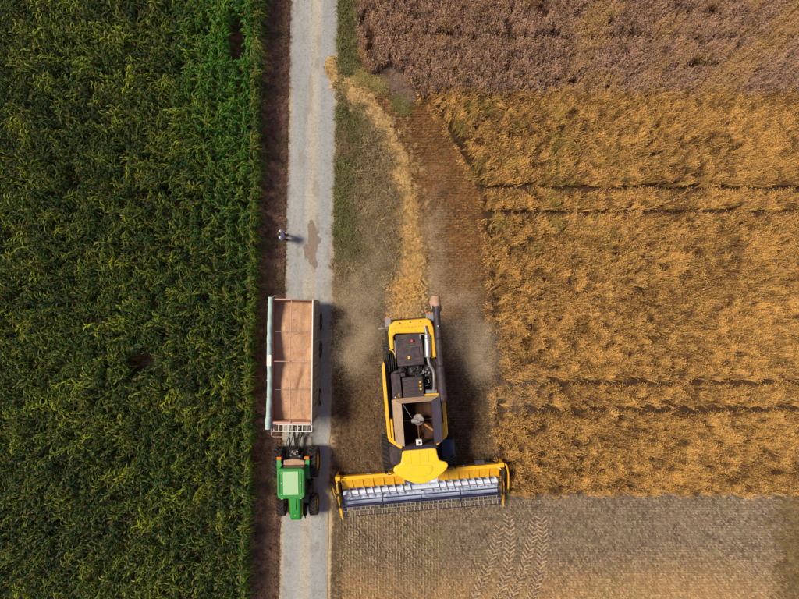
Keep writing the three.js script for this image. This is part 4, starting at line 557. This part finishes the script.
// ---------------------------------------------------------------- grain trailer and its load
{
  const t = thing('grain_trailer', 'long high sided grain trailer with a rolled pale blue tarpaulin on its left rim', 'trailer', -5.8, 3.3, -0.012);
  const side = sub('body', t), y0 = 1.05, y1 = 3.02;
  part('floor', bx(-1.06, 1.14, 0.95, 1.1, -3.26, 3.32, 0.01), M.trailerSide, side);
  part('left_wall', bx(-1.10, -1.04, y0, y1, -3.26, 3.32, 0.01), M.wallInside, side); part('right_wall', bx(1.10, 1.16, y0, y1, -3.26, 3.32, 0.01), M.trailerSide, side); part('tail_gate', bx(-1.04, 1.10, y0, y1 - 0.02, -3.30, -3.24, 0.01), M.wallInside, side); part('front_wall', bx(-1.04, 1.10, y0, y1 - 0.02, 3.28, 3.34, 0.01), M.pink, side);
  part('inside_lining', bx(1.075, 1.097, 2.3, y1 - 0.03, -3.22, 3.27, 0.005), M.wallInside, side);
  for (let k = 0; k < 10; k++) part('wall_post', bx(1.155, 1.225, 1.0, y1 - 0.05, -3.22 + k * 0.715, -3.12 + k * 0.715, 0.012), M.trailerSide, side);
  part('rim_rail', [bx(1.09, 1.16, y1, y1 + 0.06, -3.32, 3.36, 0.02)], M.white, side); part('rim_rail', [bx(-1.12, -1.0, y1, y1 + 0.06, -3.32, 3.36, 0.02)], M.greySteel, side); part('rim_rail', bx(-1.0, 1.07, y1 - 0.02, y1 + 0.05, 3.24, 3.38, 0.02), M.pink, side); part('rim_rail', bx(-1.0, -0.02, y1 + 0.02, y1 + 0.07, -3.34, -3.26, 0.02), M.pink, side); part('rim_rail', bx(-0.02, 1.07, y1 - 0.03, y1 + 0.03, -3.32, -3.24, 0.02), M.wallInside, side);
  part('cross_bar', bx(-1.02, 1.08, y1 + 0.06, y1 + 0.10, -0.01, 0.03, 0.012), M.pink, t); part('ridge_bar', [rod([0.0, y1 + 0.1, -3.28], [-0.04, y1 + 0.16, 0.0], 0.022), rod([-0.04, y1 + 0.16, 0.0], [0.02, y1 + 0.1, 3.3], 0.022)], M.pink, t);
  part('strap', rod([-1.0, 2.98, -1.55], [1.08, 2.98, -1.62], 0.012, 0.012, 6), M.greySteel, t); part('strap', rod([-1.0, 2.98, 1.55], [1.08, 2.98, 1.5], 0.012, 0.012, 6), M.greySteel, t);
  { const pos = [], n = 16, m = 90; const p = (i, j) => { const z = lerp(-3.42, 3.62, j / m), a = i / n * 6.283, r = 0.125 * (1 + 0.10 * (noise(j * 0.35, i * 0.5, 5) - 0.5) + 0.05 * Math.sin(a * 2 + z * 9)) * (j > m - 8 ? 1.25 : 1); return [-1.13 + 0.02 * Math.sin(z * 1.3) - (z > 2.8 ? 0.03 * (z - 2.8) : 0) + r * Math.cos(a), y1 + 0.14 + r * Math.sin(a), z]; };
    for (let j = 0; j < m; j++) for (let i = 0; i < n; i++) pos.push(...p(i, j), ...p(i, j + 1), ...p(i + 1, j), ...p(i + 1, j), ...p(i, j + 1), ...p(i + 1, j + 1)); for (const j of [0, m]) for (let i = 1; i < n - 1; i++) pos.push(...p(0, j), ...p(i, j), ...p(i + 1, j));
    const tp = part('tarp_roll', meshOf(pos), M.tarp, t); part('tarp_strap', Array.from({ length: 7 }, (_, k) => new THREE.TorusGeometry(0.135, 0.012, 6, 20).translate(-1.13, y1 + 0.14, -3.0 + k * 1.0)), M.white, tp); part('white_plate', [bx(-1.24, -1.01, y1 + 0.25, y1 + 0.29, -0.35, 0.25, 0.01)], M.white, tp); part('crank_handle', [tube([[-1.0, y1 + 0.15, -3.42], [-0.85, y1 + 0.2, -3.5], [-0.72, y1 + 0.1, -3.45], [-0.66, y1 - 0.1, -3.4]], 0.02, 20, 7)], M.greySteel, tp); }
  const cat = sub('catwalk', t); part('front_rail', [bar([-1.0, 2.85, 3.80], [1.14, 2.85, 3.80], 0.04, 0.04), bar([-0.98, 2.85, 3.44], [1.1, 2.85, 3.44], 0.035, 0.035)], M.white, cat); for (let k = 0; k < 9; k++) part('rung', bar([-0.92 + k * 0.255, 2.85, 3.44], [-0.92 + k * 0.255, 2.85, 3.80], 0.035, 0.03), M.white, cat); part('catwalk_bracket', [bar([-0.9, 2.6, 3.34], [-0.9, 2.85, 3.80], 0.03, 0.03), bar([0.98, 2.6, 3.34], [0.98, 2.85, 3.80], 0.03, 0.03)], M.greySteel, cat); part('tarp_frame', [tube([[-1.06, 2.9, 3.36], [-1.08, 2.75, 4.0], [-1.05, 2.7, 4.12], [-0.9, 2.7, 4.14], [-0.35, 2.7, 4.14]], 0.018, 40, 7)], M.pink, cat);
  part('ladder', [bar([0.75, 1.0, 3.42], [0.75, 2.85, 3.42], 0.03, 0.03), bar([0.45, 1.0, 3.42], [0.45, 2.85, 3.42], 0.03, 0.03), ...[0, 1, 2, 3, 4].map((k) => rod([0.45, 1.2 + k * 0.35, 3.42], [0.75, 1.2 + k * 0.35, 3.42], 0.014, 0.014, 6))], M.greySteel, t);
  part('chassis', [bx(-0.55, -0.4, 0.75, 0.95, -3.1, 3.2), bx(0.4, 0.55, 0.75, 0.95, -3.1, 3.2), ...[-2.0, -0.4, 2.35].map((z) => rod([-0.95, 0.52, z], [0.95, 0.52, z], 0.07)), ...[-2.0, -0.4, 2.35].map((z) => bx(-0.5, 0.5, 0.5, 0.8, z - 0.06, z + 0.06))], M.black, t);
  for (const z of [-2.0, -0.4, 2.35]) for (const s of [-1, 1]) wheel('wheel', t, 0.04 + s * 1.02, 0.52, z, 0.52, 0.4, 0.29, 0, M.greySteel, s);
  part('side_guard', [bx(1.12, 1.2, 0.85, 1.02, -3.2, 3.2, 0.02)], M.trailerSide, t); part('drawbar', [bar([-0.36, 0.75, 3.2], [-0.13, 0.62, 5.2], 0.11, 0.12), bar([0.34, 0.75, 3.2], [-0.10, 0.62, 5.2], 0.11, 0.12), bx(-0.20, -0.03, 0.52, 0.72, 5.1, 5.62, 0.03), bar([-0.28, 0.72, 4.0], [0.16, 0.72, 4.0], 0.06, 0.06), rod([0.2, 0.2, 4.6], [0.2, 1.0, 4.6], 0.03), box(0.2, 0.1, 0.28, 0.28, 0.75, 4.3, 0.03)], M.black, t); part('air_hose', [tube([[0.1, 1.1, 3.4], [0.3, 0.9, 4.2], [0.1, 1.0, 4.9], [-0.05, 0.95, 5.4]], 0.02, 40, 7), tube([[-0.3, 1.1, 3.4], [-0.45, 0.95, 4.6], [-0.3, 0.95, 5.2]], 0.018, 40, 7)], M.black, t);
  // grain
  const nx = 60, nz = 160, g = new THREE.PlaneGeometry(2.10, 6.48, nx, nz).rotateX(-Math.PI / 2), p = g.attributes.position;
  for (let i = 0; i < p.count; i++) {
    const x = p.getX(i), z = p.getZ(i), pile = (cx, cz, r, h) => h * Math.max(0, 1 - Math.hypot((x - cx) / 0.75, z - cz) / r); let y = 2.22 + pile(-0.45, -1.75, 2.0, 0.42) + pile(-0.4, 1.55, 2.2, 0.44) + 0.12 * Math.exp(-((x - 0.9) ** 2) / 0.2) + 0.05 * (fbm(x * 2, z * 2, 71, 3) - 0.5) + 0.012 * (fbm(x * 18, z * 18, 72, 2) - 0.5);
    y -= 0.10 * Math.exp(-((x - 0.42 - 0.1 * Math.sin(z * 3)) ** 2) / 0.02) * smooth(0.2, 0.6, z) * smooth(2.0, 1.4, z); p.setY(i, y);
  }
  g.computeVertexNormals(); const gu = g.attributes.uv; 
  const map = colorTexture(512, 1024, (u, v) => { const f = hash(Math.floor(u * 512), Math.floor(v * 1024), 9), b = fbm(u * 6, v * 18, 73, 3); return mixc(mixc(C('#ae8669'), C('#cfab8c'), clamp(0.5 + 0.9 * (b - 0.5) + 0.35 * (f - 0.5))), C('#7d5436'), 0.5 * smooth(0.72, 0.8, fbm(u * 40, v * 110, 74, 2))); });
  const gb = soilBump.clone(); gb.repeat.set(3, 9); gb.needsUpdate = true;
  const o = shade(new THREE.Mesh(g, new THREE.MeshStandardMaterial({ map, bumpMap: gb, bumpScale: 0.02, roughness: 1 }))); o.name = 'grain_load'; o.position.set(-5.78, 0, 3.32); o.rotation.y = -0.012; o.userData = { kind: 'stuff', label: 'tan grain heaped inside the trailer', category: 'grain' }; scene.add(o);
}

// ---------------------------------------------------------------- person at the lane's edge
{
  const t = thing('person', 'person in pale blue shirt and dark trousers standing at the left edge of the lane', 'person', -6.74, -3.68, Math.PI / 2);
  const V = (...a) => new THREE.Vector3(...a);
  function flesh(bones, lo, hi, cell, k = 0.03) {   // bones: [ax,ay,az, ra, bx,by,bz, rb]
    const size = Math.max(hi[0] - lo[0], hi[1] - lo[1], hi[2] - lo[2]), res = Math.ceil(size / cell), mc = new MarchingCubes(res, new THREE.MeshStandardMaterial(), false, false, 200000); mc.isolation = 0;
    const half = res / 2, B = bones.map((b) => [V(b[0], b[1], b[2]), b[3], V(b[4], b[5], b[6]), b[7]]), c = lo.map((l, i) => (l + hi[i]) / 2), p = V(), ab = V(), ap = V();
    for (let z = 0; z < res; z++) for (let y = 0; y < res; y++) for (let x = 0; x < res; x++) { p.set(c[0] + (x - half) / half * size / 2, c[1] + (y - half) / half * size / 2, c[2] + (z - half) / half * size / 2); let d = 9; for (const [A, ra, Bb, rb] of B) { ab.subVectors(Bb, A); ap.subVectors(p, A); const u = clamp(ap.dot(ab) / (ab.lengthSq() || 1)), e = ap.addScaledVector(ab, -u).length() - lerp(ra, rb, u), h = clamp(0.5 + 0.5 * (d - e) / k); d = lerp(d, e, h) - k * h * (1 - h); } mc.field[x + y * res + z * res * res] = -d; }
    mc.update(); const n = mc.count, g = new THREE.BufferGeometry(); g.setAttribute('position', new THREE.BufferAttribute(mc.positionArray.slice(0, n * 3), 3)); g.setAttribute('normal', new THREE.BufferAttribute(mc.normalArray.slice(0, n * 3), 3)); g.scale(size / 2, size / 2, size / 2).translate(...c); return g;
  }
  const skin = new THREE.MeshStandardMaterial({ color: new THREE.Color().setRGB(0.50, 0.29, 0.20), roughness: 0.6 }), shirt = paint('#b9c4e0', '#8f97b8', 0.4, 501, { clearcoat: 0, roughness: 0.9 }), trousers = paint('#3a3048', '#241f30', 0.5, 511, { clearcoat: 0, roughness: 0.9 }), shoe = M.black, hair = new THREE.MeshStandardMaterial({ color: new THREE.Color().setRGB(0.10, 0.065, 0.04), roughness: 0.8 });
  const body = [[0, 1.36, 0, 0.065, 0, 1.50, 0.01, 0.055], [0, 1.60, 0.015, 0.095, 0, 1.66, 0, 0.098], [0, 1.55, 0.05, 0.06, 0, 1.53, 0.07, 0.045], [0, 1.585, 0.105, 0.016, 0, 1.61, 0.09, 0.012], [0.095, 1.60, 0, 0.02, 0.098, 1.585, 0, 0.018], [-0.095, 1.60, 0, 0.02, -0.098, 1.585, 0, 0.018]];
  for (const s of [-1, 1]) { body.push([s * 0.23, 1.10, 0.06, 0.042, s * 0.12, 1.12, 0.27, 0.030], [s * 0.12, 1.12, 0.27, 0.036, s * 0.08, 1.12, 0.34, 0.036]); for (let f = 0; f < 4; f++) body.push([s * (0.11 - f * 0.018), 1.125 - f * 0.012, 0.35, 0.010, s * (0.05 - f * 0.006), 1.13 - f * 0.014, 0.385 - f * 0.004, 0.009]); body.push([s * 0.085, 1.15, 0.31, 0.012, s * 0.05, 1.165, 0.345, 0.010]); }
  const bm = part('body', flesh(body, [-0.4, 0.95, -0.3], [0.4, 1.8, 0.5], 0.0075, 0.014), skin, t);
  const top = [[0, 1.0, 0, 0.15, 0, 1.18, 0, 0.15], [-0.08, 1.22, 0, 0.12, 0.08, 1.22, 0, 0.12], [-0.14, 1.36, 0, 0.085, 0.14, 1.36, 0, 0.085], [-0.08, 1.0, 0, 0.12, 0.08, 1.0, 0, 0.12]]; for (const s of [-1, 1]) top.push([s * 0.19, 1.36, 0, 0.075, s * 0.245, 1.14, 0.02, 0.062], [s * 0.245, 1.14, 0.02, 0.06, s * 0.20, 1.11, 0.12, 0.055]);
  part('shirt', flesh(top, [-0.5, 0.8, -0.4], [0.5, 1.6, 0.4], 0.012, 0.03), shirt, t);
  const leg = [[-0.07, 0.95, 0, 0.13, 0.07, 0.95, 0, 0.13]]; for (const s of [-1, 1]) leg.push([s * 0.095, 0.90, 0, 0.105, s * 0.13, 0.50, 0.03, 0.075], [s * 0.13, 0.50, 0.03, 0.073, s * 0.15, 0.08, 0.0, 0.058]);
  part('trousers', flesh(leg, [-0.55, 0, -0.55], [0.55, 1.1, 0.55], 0.013, 0.03), trousers, t);
  for (const s of [-1, 1]) part('shoe', new THREE.SphereGeometry(1, 20, 12).scale(0.052, 0.05, 0.14).translate(s * 0.155, 0.045, 0.05), shoe, t);
  part('hair', flesh([[0, 1.64, -0.03, 0.098, 0, 1.68, -0.012, 0.097], [0, 1.60, -0.05, 0.075, 0, 1.66, -0.04, 0.09]], [-0.16, 1.46, -0.2], [0.16, 1.82, 0.14], 0.009, 0.02), hair, t);
  for (const s of [-1, 1]) part('eye', new THREE.SphereGeometry(0.012, 10, 8).translate(s * 0.034, 1.622, 0.098), M.black, bm);
  part('mouth', box(0.05, 0.008, 0.012, 0, 1.545, 0.112, 0.003), M.red, bm);
  const ph = shade(new THREE.Mesh(box(0.16, 0.025, 0.10, 0, 0, 0, 0.01), M.black)); ph.name = 'handheld_device'; ph.position.set(-6.74 + 0.38, 1.15, -3.68); ph.rotation.y = Math.PI / 2; ph.userData = { label: 'small dark object held in both hands by the person', category: 'device' }; scene.add(ph);
}

// ---------------------------------------------------------------- dust and chaff blown out round the harvester: fine drifting specks
{
  const R = rng(2024), gauss = () => Math.sqrt(-2 * Math.log(1 - R() + 1e-9)) * Math.cos(6.2832 * R()), list = [], geo = new THREE.TetrahedronGeometry(0.0062);
  const puffs = [[-2.4, 0.4, 0.9, 1.4, 1.0, 10000], [-2.2, 2.6, 0.9, 1.0, 1.2, 9000], [-2.9, 3.8, 0.5, 0.8, 0.9, 3000], [4.0, 2.5, 0.9, 0.8, 1.3, 8500], [3.4, 0.6, 0.9, 1.2, 1.1, 6500], [0.5, 0.6, 0.8, 0.5, 0.8, 3000], [4.6, 3.5, 0.6, 0.7, 1.0, 4000], [6.5, 5.4, 1.0, 0.8, 0.9, 2500], [-1.4, -2.5, 0.7, 1.8, 0.6, 4500], [2.1, -3.0, 0.45, 2.2, 0.5, 6000]];
  for (const [x, z, sx, sz, h, n] of puffs) for (let k = 0; k < n * 13; k++) { const px = x + gauss() * sx, pz = z + gauss() * sz; if (R() > 0.25 + 1.5 * Math.max(0, fbm(px * 1.2, pz * 1.2, 99, 3) - 0.3)) continue; list.push([place(px, 0.12 + Math.abs(gauss()) * h, pz, R() * 6, R() * 6, R() * 6, 0.6 + 0.9 * R()), mixc([0.56, 0.45, 0.30], [0.68, 0.57, 0.42], R())]); }
  const d = scatter('dust', geo, new THREE.MeshStandardMaterial({ color: 0xffffff, roughness: 1 }), list, scene); d.userData = { kind: 'stuff', label: 'pale dust and chaff drifting on both sides of the harvester', category: 'dust' };
}

renderer.render(scene, camera);
